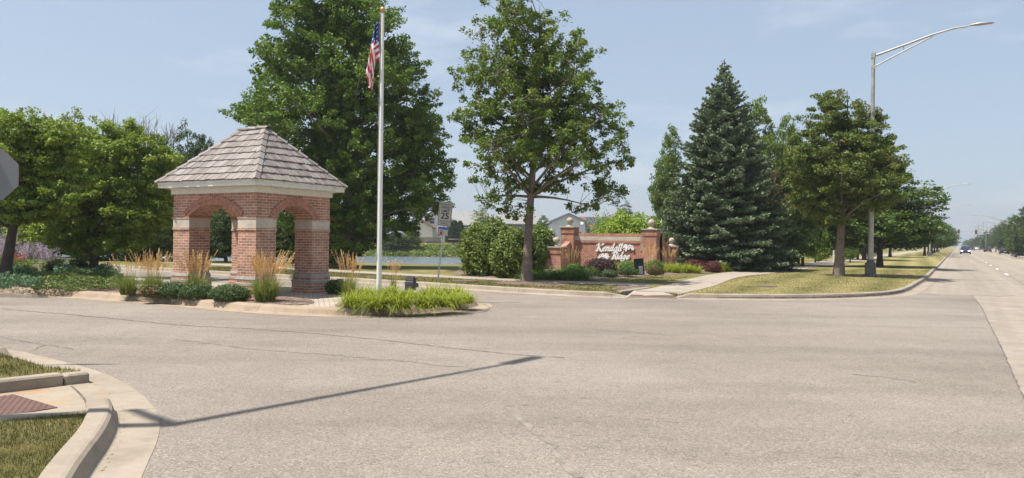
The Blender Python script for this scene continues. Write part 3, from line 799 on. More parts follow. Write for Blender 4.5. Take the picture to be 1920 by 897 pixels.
def PB(base, lst, Y=None):
    """crown lobes measured on the photograph, given the tree's real distance"""
    Y = Y or base[1]; out = []
    rng = random.Random(len(lst))
    for px, py, rx, rz in lst:
        p = AT(px, py, Y); k = Y / F0
        dy = rng.uniform(-0.35, 0.35) * rx * k * 1.2
        out.append((p.x - base[0], dy, p.z - base[2], rx * k, rx * k * 1.05, rz * k))
    return out
def crown_clumps(rng, blobs, n, shell=0.45, ragged=0.12, lattice=0.0):
    w = np.array([(b[3] * b[4] * b[5]) ** (2 / 3) for b in blobs]); w /= w.sum()
    idx = rng.choice(len(blobs), n, p=w); B = np.array(blobs)[idx]
    d = unit(rng.normal(size=(n, 3)))
    r = 1 - shell * rng.uniform(0, 1, n) ** 1.5 + ragged * rng.normal(size=n) * 0.5
    return B[:, :3] + d * B[:, 3:6] * r[:, None], d
def limb_mesh(base_top, blobs, clumps, tr, fork, rng, nlimb, twig=0.012, lean=(0, 0), twigs=True, top=None, multi=1, steep=0.55):
    m = MB()
    H = top or max(b[2] + b[5] * 0.7 for b in blobs)
    cx = np.mean([b[0] for b in blobs]); samples = []
    leaders = []
    for q in range(multi):
        ax, ay = (rng.uniform(-1, 1) * 0.25 * H, rng.uniform(-1, 1) * 0.12 * H) if multi > 1 else (cx * 0.8, 0)
        P = []; K = 9
        for k in range(K + 1):
            t = k / K
            wob = 0.02 * H * math.sin(3.1 * t + q) * t
            P.append(Vector((lean[0] * t * H + ax * t ** 1.4 + wob, lean[1] * t * H + ay * t ** 1.4, H * t)))
        rad = [tr * ((1 - t / K) ** 0.85 + 0.03) * (1.35 if t == 0 else 1.0) / (multi ** 0.4) for t in range(K + 1)]
        m.tube(P, rad, 9); leaders.append(P)
        for p, r in zip(P, rad): samples.append((p, r))
    far = list(range(len(clumps))); chosen = []
    if nlimb and len(far):
        C = clumps; d = np.full(len(C), 1e9); i = int(rng.integers(len(C)))
        for _ in range(nlimb):
            chosen.append(i); d = np.minimum(d, np.linalg.norm(C - C[i], axis=1)); i = int(d.argmax())
        for i in chosen:
            T = Vector(C[i]); P = leaders[i % multi]
            hz = math.hypot(T.x, T.y); zs = max(fork, T.z - steep * hz - 0.3)
            zs = min(zs, H * 0.93); t = zs / H * 9; k = min(8, int(t)); A = P[k].lerp(P[k + 1], t - k)
            mid = A.lerp(T, 0.5) + Vector((rng.normal() * 0.12, rng.normal() * 0.12, 0.10 * hz))
            pts = [A.lerp(mid, s).lerp(mid.lerp(T, s), s) for s in (0, 0.2, 0.4, 0.6, 0.8, 1)]
            r0 = tr * 0.36 * (1 - zs / H) ** 0.6 + 0.012
            rad = [r0 * (1 - 0.85 * s) for s in (0, 0.2, 0.4, 0.6, 0.8, 1)]
            m.tube(pts, rad, 5, cap=False)
            for p, r in zip(pts[1:], rad[1:]): samples.append((p, r))
    if twigs:
        SP = np.array([tuple(p) for p, r in samples]); SR = [r for p, r in samples]
        for c in clumps:
            dd = np.linalg.norm((SP - c) * (1, 1, 1.3), axis=1) + (SP[:, 2] > c[2]) * 0.6
            j = int(dd.argmin()); a, b = Vector(SP[j]), Vector(c)
            if (b - a).length < 0.05 or b.z < fork * 0.8: continue
            mid = a.lerp(b, 0.5) + Vector((rng.normal() * 0.05, rng.normal() * 0.05, 0.04))
            m.tube([a, mid, b], [min(SR[j] * 0.7, twig * 1.6), twig, twig * 0.5], 3, cap=False)
    return m
def crown_mesh(rng, clumps, dirs, cr, per, leaf, mat, up=0.5, asp=0.62, flat=0.6, name='crown', out=0.25, spike=0.0):
    K = len(clumps); n = rng.integers(int(per * 0.6), int(per * 1.4) + 1, K)
    idx = np.repeat(np.arange(K), n)
    off = rng.normal(size=(len(idx), 3)); off = unit(off) * rng.uniform(0, 1, (len(idx), 1)) ** 0.45
    rr = cr * rng.uniform(0.65, 1.3, K)
    C = clumps[idx] + off * rr[idx][:, None] * np.array([1, 1, flat])
    if spike:
        sv = unit(dirs + np.array([0, 0, 0.35])); tt = rng.uniform(-0.3, 1.0, (len(idx), 1)); C = clumps[idx] + off * (rr[idx][:, None] * (1 - 0.6 * np.maximum(tt, 0))) * np.array([1, 1, flat]) + sv[idx] * tt * spike * rr[idx][:, None]
    V = leaf_quads(rng, C, leaf, up=up, asp=asp, outward=dirs[idx] * out)
    return np_mesh(name, V, 4, mat)
def tree(name, label, cat, base, blobs, n, per, leaf, cr, mat, tr, fork, seed, nlimb=24, bark=None, group=None, shell=0.45, ragged=0.12, up=0.5, flat=0.6, twigs=True, lean=(0, 0), top=None, multi=1, twig=0.012, asp=0.62, spike=0.0, steep=0.55):
    rng = np.random.default_rng(seed)
    root = thing(name, label, cat, base, 0, group)
    cl, d = crown_clumps(rng, blobs, n, shell, ragged)
    limb_mesh(None, blobs, cl, tr, fork, rng, nlimb, twig, lean, twigs, top, multi, steep).build('trunk', bark or M_BARK, root)
    link('crown', crown_mesh(rng, cl, d, cr, per, leaf, mat, up=up, flat=flat, asp=asp, spike=spike), root)
    return root

# ---- the open maple in the verge
bx, by = G(987, 529, LAWN)
base = (bx, by, LAWN)
tree('maple_tree', 'tall open maple with grey trunk in the verge, sky showing through its crown', 'tree', base,
     PB(base, [(962, -30, 45, 35), (965, 30, 65, 45), (925, 85, 50, 35), (1010, 90, 75, 45), (1075, 100, 35, 30), (895, 140, 50, 35), (975, 150, 80, 40), (1060, 165, 65, 40),
               (890, 200, 50, 35), (975, 215, 85, 40), (1075, 225, 70, 38), (1150, 240, 36, 28), (905, 265, 45, 28), (990, 280, 90, 38), (1095, 290, 75, 36), (1165, 300, 28, 24), (900, 325, 36, 22), (960, 345, 50, 24), (1040, 345, 60, 24), (1120, 350, 50, 20), (985, 395, 45, 18), (925, 375, 40, 16), (1075, 385, 38, 12), (1150, 365, 30, 14), (1000, 150, 125, 150), (1000, 150, 125, 150), (1020, 260, 150, 90), (870, 240, 30, 40), (1140, 200, 30, 30), (1090, 150, 40, 40)]),
     1150, 70, 0.098, 0.26, M_MAPLE, 0.165, 3.0, 11, nlimb=40, shell=0.8, ragged=0.24, flat=0.8, up=0.55, twig=0.008, steep=0.68, top=9.8, spike=0.5)
# ---- the big dense maple behind the gazebo
p = G(652, 500, LAWN); base = (p[0], 38.0, LAWN); base = (AT(650, 480, 38.0).x, 38.0, LAWN)
tree('maple_tree', 'huge dense bright green maple behind the brick gazebo and flagpole', 'tree', base,
     PB(base, [(600, -70, 50, 50), (590, -15, 70, 40), (640, 20, 75, 45), (560, 50, 60, 35), (690, 60, 60, 40), (620, 90, 100, 45), (540, 115, 55, 30), (735, 120, 50, 35), (600, 160, 115, 45), (700, 160, 90, 45), (505, 200, 50, 28), (770, 200, 50, 34), (580, 225, 110, 40), (700, 235, 110, 45), (475, 222, 32, 16), (800, 245, 36, 24),
               (560, 290, 100, 45), (690, 300, 120, 50), (790, 300, 50, 34), (620, 360, 120, 45), (740, 370, 85, 36), (815, 355, 36, 18), (600, 420, 80, 32), (700, 415, 85, 26), (790, 385, 45, 14), (560, 380, 50, 40), (640, 455, 60, 20)]),
     2700, 100, 0.135, 0.40, M_BIG, 0.34, 1.6, 12, nlimb=40, shell=0.5, ragged=0.20, twigs=False, flat=0.6, up=0.7, top=12.5, spike=1.3)
# ---- lawn tree by the lamp (two-lobed crown)
bx, by = G(1573, 518, LAWN); base = (bx, by, LAWN)
tree('linden_tree', 'leafy street tree with yellow-tinged leaves beside the tall lamp on the mown corner lawn', 'tree', base,
     PB(base, [(1565, 185, 32, 22), (1550, 225, 44, 30), (1600, 235, 34, 30), (1530, 275, 45, 34), (1590, 285, 60, 38), (1640, 225, 22, 24), (1648, 270, 32, 30), (1520, 330, 45, 30), (1590, 340, 70, 34), (1655, 325, 32, 28), (1510, 375, 32, 20), (1570, 385, 60, 26), (1635, 375, 40, 20), (1560, 410, 34, 10), (1612, 402, 34, 10), (1585, 290, 85, 95), (1600, 330, 85, 70), (1668, 300, 26, 34), (1664, 350, 30, 26), (1505, 300, 34, 30)]),
     1000, 95, 0.108, 0.28, M_LINDEN, 0.21, 2.6, 13, nlimb=26, shell=0.6, ragged=0.16, flat=0.55, twigs=False, bark=M_BARK)
# ---- crabapples at the left
base = (AT(176, 500, 27.0).x, 27.0, 0.14)
tree('crabapple_tree', 'low spreading crabapple with dark forked trunk rising from the juniper bed', 'tree', base,
     PB(base, [(228, 250, 34, 18), (190, 268, 40, 20), (150, 275, 50, 28), (265, 290, 48, 30), (200, 300, 80, 40), (110, 320, 45, 34), (295, 345, 42, 34), (190, 365, 95, 42), (120, 390, 55, 34), (265, 405, 60, 30), (190, 430, 60, 22), (140, 435, 40, 18), (240, 440, 40, 16), (300, 300, 30, 20), (150, 455, 60, 16), (95, 440, 40, 18), (230, 458, 50, 14), (310, 400, 36, 30)]),
     1100, 80, 0.10, 0.28, M_CRAB, 0.20, 1.3, 14, nlimb=26, shell=0.6, ragged=0.2, bark=M_BARKD, twigs=False, multi=3, up=0.8, flat=0.6, spike=0.8)
base = (AT(8, 500, 22.5).x, 22.5, 0.14)
tree('crabapple_tree', 'olive leaved crabapple with leaning crooked trunk at the left edge behind the stop sign', 'tree', base,
     PB(base, [(60, 250, 60, 28), (-10, 240, 70, 34), (120, 270, 45, 34), (30, 290, 80, 40), (-60, 300, 70, 50), (90, 330, 60, 40), (0, 350, 80, 40), (110, 375, 40, 26), (40, 395, 70, 26), (-60, 390, 60, 34)]),
     900, 70, 0.09, 0.26, M_CRAB, 0.16, 1.6, 15, nlimb=24, shell=0.7, ragged=0.2, spike=0.8, bark=M_BARKD, twigs=True, lean=(0.10, 0), up=0.5, flat=0.5)

# ---- blue spruce
def spruce(name, label, base, H, Rb, seed, mat, tiers=38, z0=0.5, size=0.2, group=None, width=0.055):
    rng = np.random.default_rng(seed)
    root = thing(name, label, 'tree', base, 0, group)
    m = MB(); m.tube([(0, 0, 0), (0, 0, H * 0.5), (0, 0, H)], [H * 0.018, H * 0.010, 0.012], 8); H = H * 0.97
    Cs, Ds = [], []
    for k in range(tiers):
        z = z0 + (H - z0 - 0.25) * (k / (tiers - 1)) ** 0.95
        f = 1 - (z / H)
        L0 = Rb * (f ** 0.86) * (0.80 + 0.2 * min(1, (z - z0 + 0.8) / 1.5)) + 0.05
        nb = int(8 + 7 * f + rng.integers(0, 3)); ph = rng.uniform(0, 6.28)
        for b in range(nb):
            a = ph + 2 * math.pi * b / nb + rng.normal() * 0.12
            L = L0 * rng.uniform(0.74, 1.12)
            rise = 0.30 - 0.55 * f; zz = z + rng.normal() * 0.10
            tip = 0.14 * L
            def pt(t): return np.array([math.cos(a) * L * t, math.sin(a) * L * t, zz + L * rise * t + tip * t * t])
            if rng.random() < 0.5: m.tube([tuple(pt(0)), tuple(pt(0.5)), tuple(pt(0.95))], [0.025 * f + 0.008, 0.014, 0.005], 3, cap=False)
            ns = max(3, int(L / 0.115))
            for s in range(ns):
                t = 0.22 + 0.78 * (s + rng.uniform(0, 1)) / ns
                c = pt(min(t, 1.02)); wl = (1.05 - t) * L * 0.40 + 0.10
                for side in (-1, 0, 1):
                    q = max(1, int(wl / 0.13)) if side else 1
                    for j in range(q):
                        u = (j + 0.5) / q * wl
                        ang = a + side * 0.95
                        Cs.append(c + np.array([math.cos(ang) * u, math.sin(ang) * u, rng.normal() * 0.03 - 0.05 * u]))
                        Ds.append([math.cos(ang), math.sin(ang), 0.28 + rng.normal() * 0.2])
    m.build('trunk', M_BARKD, root)
    C = np.array(Cs); D = unit(np.array(Ds)); reps = 2
    C = np.repeat(C, reps, axis=0) + rng.normal(size=(len(C) * reps, 3)) * 0.035; D = unit(np.repeat(D, reps, axis=0) + rng.normal(size=(len(D) * reps, 3)) * 0.35)
    B = unit(np.cross(D, rng.normal(size=D.shape))); s = size * rng.uniform(0.6, 1.3, (len(C), 1)) * np.clip(0.45 + (1 - C[:, 2:3] / H) * 3, 0, 1)
    V = np.empty((len(C), 4, 3)); w = width * rng.uniform(0.7, 1.3, (len(C), 1))
    V[:, 0] = C - D * s * 0.5; V[:, 1] = C + B * w; V[:, 2] = C + D * s * 0.5; V[:, 3] = C - B * w
    link('crown', np_mesh('crown', V.reshape(-1, 3), 4, mat), root)
    return root
sb = AT(1358, 500, 42.0)
H_ = AT(1358, 110, 42.0).z - LAWN
spruce('spruce_tree', 'tall blue-green spruce with a pointed top to the right of the brick entrance sign', (sb.x - 0.15, 42.0, LAWN), H_, 4.25, 21, M_SPRUCE, tiers=46, size=0.21)

# ---- prototypes for background trees
class Proto:
    def __init__(s, mk): s.mk, s.o = mk, None
    def place(s, loc, sc, rz, label, cat='tree', group=None):
        if s.o is None: s.o = s.mk(); r = s.o
        else: r = copy_tree(s.o)
        r.location = loc; r.scale = sc; r.rotation_euler.z = rz
        for k in ('label', 'category', 'group'):
            if k in r: del r[k]
        tag(r, label, cat, group)
        return r
LOW = [(0, 0, 7.8, 1.5, 1.5, 1.8), (-1.3, 0.6, 6.2, 1.7, 1.7, 1.5), (1.4, -0.5, 6.0, 1.8, 1.7, 1.6), (0, 1.2, 5.0, 2.2, 2.0, 1.5), (-1.9, -0.6, 4.2, 1.7, 1.8, 1.4), (1.9, 0.8, 4.0, 1.7, 1.7, 1.4), (0.2, -1.3, 3.6, 2.3, 2.0, 1.4)]
LOW2 = LOW + [(-1.7, 0.4, 2.9, 1.7, 1.7, 1.0), (1.7, 0.3, 2.8, 1.7, 1.7, 1.0)]
FULL = LOW + [(-1.6, 0.8, 2.2, 1.8, 1.8, 1.3), (1.6, -0.5, 2.0, 1.8, 1.8, 1.2), (0, -1.2, 1.5, 2.0, 1.9, 1.1)]
def mk(mat, seed, blobs=LOW, n=300, per=55, leaf=0.19, name='broadleaf_tree', tr=0.16, fork=1.9, shell=0.5, ragged=0.18):
    return lambda: tree(name, None, None, (0, 0, 0), blobs, n, per, leaf, 0.5, mat, tr, fork, seed, nlimb=12, shell=shell, ragged=ragged, twigs=False, bark=M_BARKD)
PR = {'street': Proto(mk(M_STREET, 31, LOW2, 620)), 'street2': Proto(mk(M_STREET, 32, LOW2, 620)), 'dark': Proto(mk(M_DARK, 33, FULL, 560)), 'dark2': Proto(mk(M_DARK, 34, FULL, 560)),
      'pale': Proto(mk(M_WILLOW, 35, FULL, 420, 40, 0.20)), 'green': Proto(mk(M_MAPLE, 36, FULL, 620)), 'crab': Proto(mk(M_CRAB, 37, FULL, 560)),
      'open': Proto(mk(M_MAPLE, 38, LOW, 190, 26, 0.22, ragged=0.3, shell=0.8)), 'brown': Proto(mk(M_BROWN, 39, FULL, 300, 30, 0.22)), 'yellow': Proto(mk(M_YEL, 40, FULL, 300, 34, 0.24))}
rp_ = random.Random(77)
def put(kind, px, top, wpx, Y, label, group=None, cat='tree', z=LAWN):
    """px centre, top row and crown width measured on the photo; Y is the distance"""
    p = AT(px, top, Y); w = wpx / F0 * Y
    h = p.z - z
    return PR[kind].place((p.x, Y, z), (w / 7.4, w / 7.4, h / 9.5), rp_.uniform(0, 6.28), label, cat, group)
GL = 'background trees behind the sidewalk on the left'
put('pale', 60, 192, 210, 44, 'pale green tree rising over the leaning crabapple at far left', GL)
put('pale', 140, 196, 150, 50, 'highest pale green tree behind the two crabapples', GL)
put('pale', 240, 222, 130, 54, 'soft pale willow-like tree below the bare twigs', GL)
put('dark', 352, 236, 110, 50, 'dark green tree just left of the gazebo roof', GL)
put('green', -30, 215, 160, 50, 'tree cut off by the left edge of the picture', GL)
put('dark2', 300, 250, 110, 60, 'dark tree between the pale willow-like tree and the gazebo', GL)
put('dark2', 388, 252, 80, 52, 'dark tree touching the left slope of the gazebo roof', GL)
put('green', 420, 290, 120, 50, 'dark leafy tree seen left of the big maple over the gazebo roof', GL)
put('crab', 75, 300, 120, 40, 'olive tree filling the gap between the two crabapples', GL)
put('crab', 280, 330, 110, 42, 'olive tree low between the forked crabapple and the gazebo', GL)
put('crab', 395, 330, 80, 47, 'green tree low behind the left gazebo eave', GL)
GT = 'dark thicket behind the left sidewalk'
tl = ['left end', 'behind the leaning trunk', 'between the two crabapple trunks', 'behind the forked crabapple trunk', 'right of the forked crabapple trunk', 'left of the gazebo', 'seen through the left gazebo arch', 'behind the front gazebo pillar', 'seen through the right gazebo arch', 'under the big maple']
for i, (x, d) in enumerate(zip((10, 85, 150, 225, 300, 365, 425, 490, 555, 620), tl)):
    put('dark' if i % 2 else 'dark2', x, 385 if i < 6 else 375, 125, 46 - 0.4 * i + (0.8 if i % 2 else 0), 'dark thicket bush ' + d, GT, 'bush')
for i, (x, w_, d) in enumerate(((45, 120, 'between the crooked trunk and the sage'), (195, 110, 'low between the forked trunk and the reed grass'), (262, 100, 'low behind the leftmost plume grasses'), (338, 90, 'low behind the left gazebo pillar'), (590, 110, 'low right of the gazebo under the big maple'))):
    put('dark2' if i % 2 else 'dark', x, 425, w_, 42.5 - 0.5 * (i == 4), 'dark undergrowth bush, ' + d, GT, 'bush', z=-0.5)
# behind the spruce and along the path
GW = 'trees of the wood beside the walking path'
put('green', 1258, 242, 95, 56, 'loose green tree standing left of the spruce', None)
put('open', 1330, 235, 60, 62, 'pale sparse treetop behind the left flank of the spruce', None)
put('green', 1420, 190, 125, 50, 'green tree just right of the spruce top', GW)
put('green', 1478, 222, 110, 50, 'green tree between the spruce and the yellow-tinged lawn tree', GW)
put('dark', 1445, 262, 130, 52, 'dark green tree filling the gap between the spruce and the lawn tree', GW)
put('green', 1508, 270, 110, 50, 'green tree overlapping the left side of the yellow-tinged lawn tree', GW)
put('brown', 1448, 310, 85, 47, 'brownish half-dry tree right of the spruce', GW)
put('dark', 1500, 290, 90, 56, 'dark tree behind the yellow-tinged lawn tree', GW)
put('dark2', 1400, 330, 90, 46, 'dark low tree against the right flank of the spruce', GW)
put('dark', 1470, 400, 80, 43, 'dark undergrowth tree at the bend of the path', GW)
put('yellow', 1530, 405, 65, 60, 'sunlit yellow-green bush behind the trunk on the corner lawn', GW, 'bush')
put('dark2', 1540, 330, 90, 66, 'dark tree left of the trunk on the corner lawn', GW)
put('dark', 1610, 350, 90, 76, 'dark tree directly behind the tall lamp', GW)
put('green', 1595, 410, 50, 62, 'green bush right of the trunk on the corner lawn', GW, 'bush')
for i, b in enumerate((62, 74, 88, 104, 122, 142, 165, 190, 220, 260, 310, 370)):
    x, y = RP(-17 - (i % 3) * 1.5, b)
    PR['dark' if i % 2 else 'dark2'].place((x, y, LAWN), (1.0, 1.0, 0.72 + 0.05 * (i % 4)), i * 1.3, 'dark tree by the walking path, number %s past the lamp' % ('one two three four five six seven eight nine ten eleven twelve'.split()[i]), 'tree', GW)
GR = 'street trees in a row along the main road'
rowt = [(27.6, -4.9, 1.0, 1.12, 'dark round street tree right behind the tall lamp'), 
        (52, -8.2, 0.95, 0.95, 'street tree between the two lamps, set back from the kerb'), (76, -7.6, 0.9, 0.92, 'street tree just before the second lamp'), (96, -4.5, 0.92, 0.9, 'second street tree past the second lamp'),
        (111, -4.4, 0.95, 0.92, 'third street tree past the second lamp'), (128, -4.4, 0.95, 0.92, 'fourth street tree past the second lamp'), (146, -4.4, 1.0, 0.95, 'street tree overhanging the kerb far down the road'), (170, -4.4, 1.1, 1.0, 'last big street tree before the traffic lights')]
for i, (b, a, sx, sz, lab) in enumerate(rowt):
    x, y = RP(a, b)
    PR['street' if i % 2 else 'street2'].place((x, y, LAWN), (sx * 1.18, sx * 1.18, sz * (0.66 if i == 0 else 0.74)), i * 2.1, lab, 'tree', GR)
for i, b in enumerate((215, 262, 320, 390)):
    x, y = RP(-6, b)
    PR['street'].place((x, y, LAWN), (1.1, 1.1, 0.95), i * 2.4, 'hazy street tree on the left near the far end of the road, %s away' % ('nearest', 'second', 'third', 'farthest')[i], 'tree', GR)
GF = 'trees lining the far side of the main road'
ft = [(1925, 385, 70, 108), (1905, 408, 52, 135), (1888, 410, 40, 165), (1868, 425, 36, 205), (1850, 433, 28, 270), (1878, 416, 30, 240), (1835, 440, 26, 360), (1822, 447, 22, 460), (1960, 370, 90, 100), (1812, 450, 18, 600)]
fl = ['cut by the right picture edge, nearest', 'second from the right edge', 'third from the right edge behind the poles', 'low one behind the lamp posts', 'small and hazy before the bend', 'tall one among the poles', 'farther hazy one', 'very far hazy one', 'outside the right edge', 'last one at the horizon']
for i, ((px, top, w, Y), lab) in enumerate(zip(ft, fl)):
    put('street' if i % 2 else 'dark', px, top, w, Y, 'tree on the far side of the road, ' + lab, GF)
# trees round the far houses
GH = 'trees around the houses across the pond'
for k, px, top, w, Y, lab in (('open', 905, 385, 70, 118, 'small green tree beside the grey roofed house'), ('green', 1020, 405, 45, 120, 'green tree left of the beige gable house'), ('green', 1085, 425, 50, 140, 'green tree before the beige gable'),
                              ('dark', 1172, 380, 60, 190, 'round dark tree far behind the yellow-green bush'), ('pale', 1135, 405, 50, 110, 'pale tree right of the solar roof'), ('pale', 890, 392, 40, 210, 'pale tree behind the roofs'),
                              ('dark', 700, 400, 140, 125, 'dark tree across the pond left of the flagpole'), ('green', 770, 425, 50, 112, 'shoreline bush below the white house'), ('dark2', 740, 435, 70, 111, 'rounded shoreline bush right of the flagpole'),
                              ('brown', 880, 440, 50, 111, 'brown shoreline bush at the end of the iron fence')):
    put(k, px, top, w, Y, lab, GH, 'tree' if 'tree' in lab else 'bush', z=-0.3 if Y < 115 else 1.0)
for i, px in enumerate((845, 854, 863)):
    p = AT(px, 413, 142); 
    sp = spruce('cypress_tree', 'narrow dark evergreen of the trio by the navy house, ' + ('left', 'middle', 'right')[i], (p.x, 142, 1.2), p.z - 1.2, 0.95, 60 + i, M_DARK, tiers=14, z0=0.2, size=0.7, width=0.25, group='trio of narrow evergreens')
# bare twiggy treetops
def bare(label, px, top, w, Y, seed):
    rng = np.random.default_rng(seed); p = AT(px, top, Y); H = p.z - LAWN; W = w / F0 * Y
    root = thing('bare_tree', label, 'tree', (p.x, Y, LAWN), 0, 'leafless treetops above the left trees')
    m = MB(); m.tube([(0, 0, 0), (0.1, 0, H * 0.5), (0, 0, H * 0.75)], [0.15, 0.1, 0.05], 6)
    for k in range(15):
        a = rng.uniform(0, 6.28); x = rng.uniform(-1, 1) * W / 2; y = rng.uniform(-1, 1) * W / 2
        z1 = H * rng.uniform(0.82, 1.0)
        pts = [Vector((0.05, 0, H * 0.5)), Vector((x * 0.45, y * 0.45, H * 0.66)), Vector((x * 0.85, y * 0.85, H * 0.82)), Vector((x, y, z1))]
        m.tube(pts, [0.05, 0.035, 0.025, 0.012], 4, cap=False)
        for j in range(5):
            s = pts[2].lerp(pts[3], rng.uniform(0, 1)); e = s + Vector((rng.normal() * 0.35, rng.normal() * 0.3, rng.uniform(0.4, 1.1)))
            m.tube([s, e], [0.018, 0.008], 3, cap=False)
    m.build('trunk', M_TWIG, root)
bare('bare grey twigs sticking up left of centre among the left trees', 205, 212, 30, 58, 1)
bare('bare grey twigs sticking up above the willow-like tree', 275, 216, 40, 64, 2)
bare('bare grey twigs beside the dark tree near the gazebo', 318, 235, 22, 64, 3)

# ---- shrubs
def shrub(name, label, cat, x, y, z, rx, ry, rz, n, leaf, mat, seed, group=None, lumps=0.10, up=0.4, base=0.0, asp=0.62):
    rng = np.random.default_rng(seed)
    d = unit(rng.normal(size=(n, 3)))
    cz_ = 0.42 * rz
    f = 1 + lumps * (np.sin(d[:, 0] * 7 + seed) * np.sin(d[:, 1] * 6 + 2 * seed) + 0.6 * np.sin(d[:, 2] * 11 + d[:, 0] * 9 + seed))
    r = f * (1 - 0.42 * rng.uniform(size=n) ** 1.6) + rng.normal(size=n) * 0.03
    C = d * r[:, None] * np.array([rx, ry, np.float64(0.58 * rz)]); C[:, 2] += cz_; C = C[C[:, 2] > 0.01]; d = d[:len(C)]; d = unit((C - [0, 0, cz_]) / [rx, ry, 0.58 * rz])
    V = leaf_quads(rng, C, leaf, up=up, asp=asp, outward=d * 0.9)
    root = thing(name, label, cat, (x, y, z), 0, group)
    link('foliage', np_mesh('foliage', V, 4, mat), root)
    m = MB()
    for k in range(9):
        a = rng.uniform(0, 6.28); q = rng.uniform(0.2, 0.6)
        m.tube([(0, 0, -0.02), (math.cos(a) * rx * q * 0.5, math.sin(a) * ry * q * 0.5, rz * 0.4), (math.cos(a) * rx * q, math.sin(a) * ry * q, rz * 0.8)], [0.015 + 0.012 * rz, 0.012 + 0.006 * rz, 0.006], 5, cap=False)
    m.build('stems', M_BARKD, root)
    return root
def shrub_px(name, label, cat, px, pyb, w, top, leaf, mat, seed, n, h0=0.14, group=None, depth=None, **k):
    x, y = G(px, pyb, h0); s = y / F0; rx = w * s / 2
    y2 = y + rx * 0.6; t = y2 / y
    rz = AT(px, top, y2).z - h0
    return shrub(name, label, cat, x * t, y2, h0, rx, depth or rx * 0.9, rz, n, leaf, mat, seed, group, **k)
GLs = 'big rounded lilac shrubs left of the entrance sign'
shrub_px('lilac_shrub', 'big rounded green shrub with flat left side facing the pond', 'shrub', 922, 519, 128, 411, 0.11, M_LILAC, 41, 16000, LAWN, GLs)
shrub_px('lilac_shrub', 'lower rounded green shrub just left of the maple trunk', 'shrub', 968, 523, 104, 430, 0.11, M_LILAC, 42, 14000, LAWN, GLs)
shrub_px('green_shrub', 'bright green shrub behind the maple trunk and left brick pier', 'shrub', 1014, 508, 66, 424, 0.12, M_MAPLE, 43, 9000, LAWN)
x_ = AT(1178, 440, 44); shrub('yellow_green_shrub', 'large bright yellow-green bush rising behind the sign wall', 'shrub', x_.x, 44, LAWN, 2.05, 1.8, AT(1178, 400, 44).z - LAWN, 20000, 0.14, M_YEL, 44, lumps=0.12)
x_ = AT(1128, 440, 46); shrub('green_shrub', 'feathery grey-green bush behind the wall between the solar roof and the yellow-green bush', 'shrub', x_.x, 46, LAWN, 1.0, 1.0, AT(1130, 402, 46).z - LAWN, 4500, 0.12, M_WILLOW, 45, lumps=0.2)
# sign bed
BD = 0.2
shrub_px('barberry_shrub', 'dark purple barberry mound in front of the sign, largest in the bed', 'shrub', 1124, 516, 62, 484, 0.05, M_BARBD, 51, 6000, BD)
shrub_px('juniper_shrub', 'small blue-grey juniper in front of the dark purple barberry', 'shrub', 1140, 521.5, 38, 506, 0.05, M_DSH, 52, 3500, LAWN)
shrub_px('boxwood_shrub', 'bright green shrub under the letters of the sign', 'shrub', 1176, 512, 40, 489, 0.05, M_BOX, 53, 4000, BD)
shrub_px('spirea_shrub', 'dark low spirea left of the black floodlight', 'shrub', 1178, 517, 42, 500, 0.045, M_DSH, 54, 4000, BD)
shrub_px('boxwood_shrub', 'bright green clipped shrub right of the black floodlight', 'shrub', 1226, 511, 38, 487, 0.05, M_BOX, 55, 4000, BD)
shrub_px('spirea_shrub', 'rust-tinged spirea below the bright green clipped shrub', 'shrub', 1229, 517, 32, 498, 0.045, M_SPIREA, 56, 3600, BD)
shrub_px('barberry_shrub', 'red barberry behind the yellow daylilies', 'shrub', 1305, 509, 50, 486, 0.055, M_BARB, 57, 5000, LAWN)
shrub_px('barberry_shrub', 'smaller red barberry at the right end of the bed by the path', 'shrub', 1336, 512, 32, 490, 0.05, M_BARB, 58, 3600, LAWN)
shrub_px('boxwood_shrub', 'green shrub at the base of the left brick pillar', 'shrub', 1078, 519, 36, 494, 0.055, M_BOX, 59, 4000, BD)
shrub_px('boxwood_shrub', 'small green shrub just left of the purple barberry', 'shrub', 1152, 511, 30, 492, 0.05, M_BOX, 591, 2500, BD)
# island shrubs
IS_ = 0.15
shrub_px('low_shrub', 'dark green rounded shrub on mulch in front of the gazebo, rightmost of the low row', 'shrub', 431, 566, 76, 533, 0.038, M_DSH, 61, 7000, IS_)
shrub_px('low_shrub', 'dark shrub under the middle plume grass of the island', 'shrub', 368, 562, 66, 531, 0.036, M_DSH, 62, 5500, IS_)
shrub_px('low_shrub', 'dark green shrub between the plume grasses left of the gazebo', 'shrub', 325, 560, 60, 529, 0.036, M_DSH, 63, 5000, IS_)
shrub_px('spirea_shrub', 'reddish low spirea near the leftmost plume grass', 'shrub', 287, 559, 50, 533, 0.036, M_SPIREA, 64, 4000, IS_)
shrub_px('low_shrub', 'dark shrub in the shade right of the gazebo corner pillar', 'shrub', 632, 552, 44, 524, 0.05, M_DSH, 65, 3000, IS_)

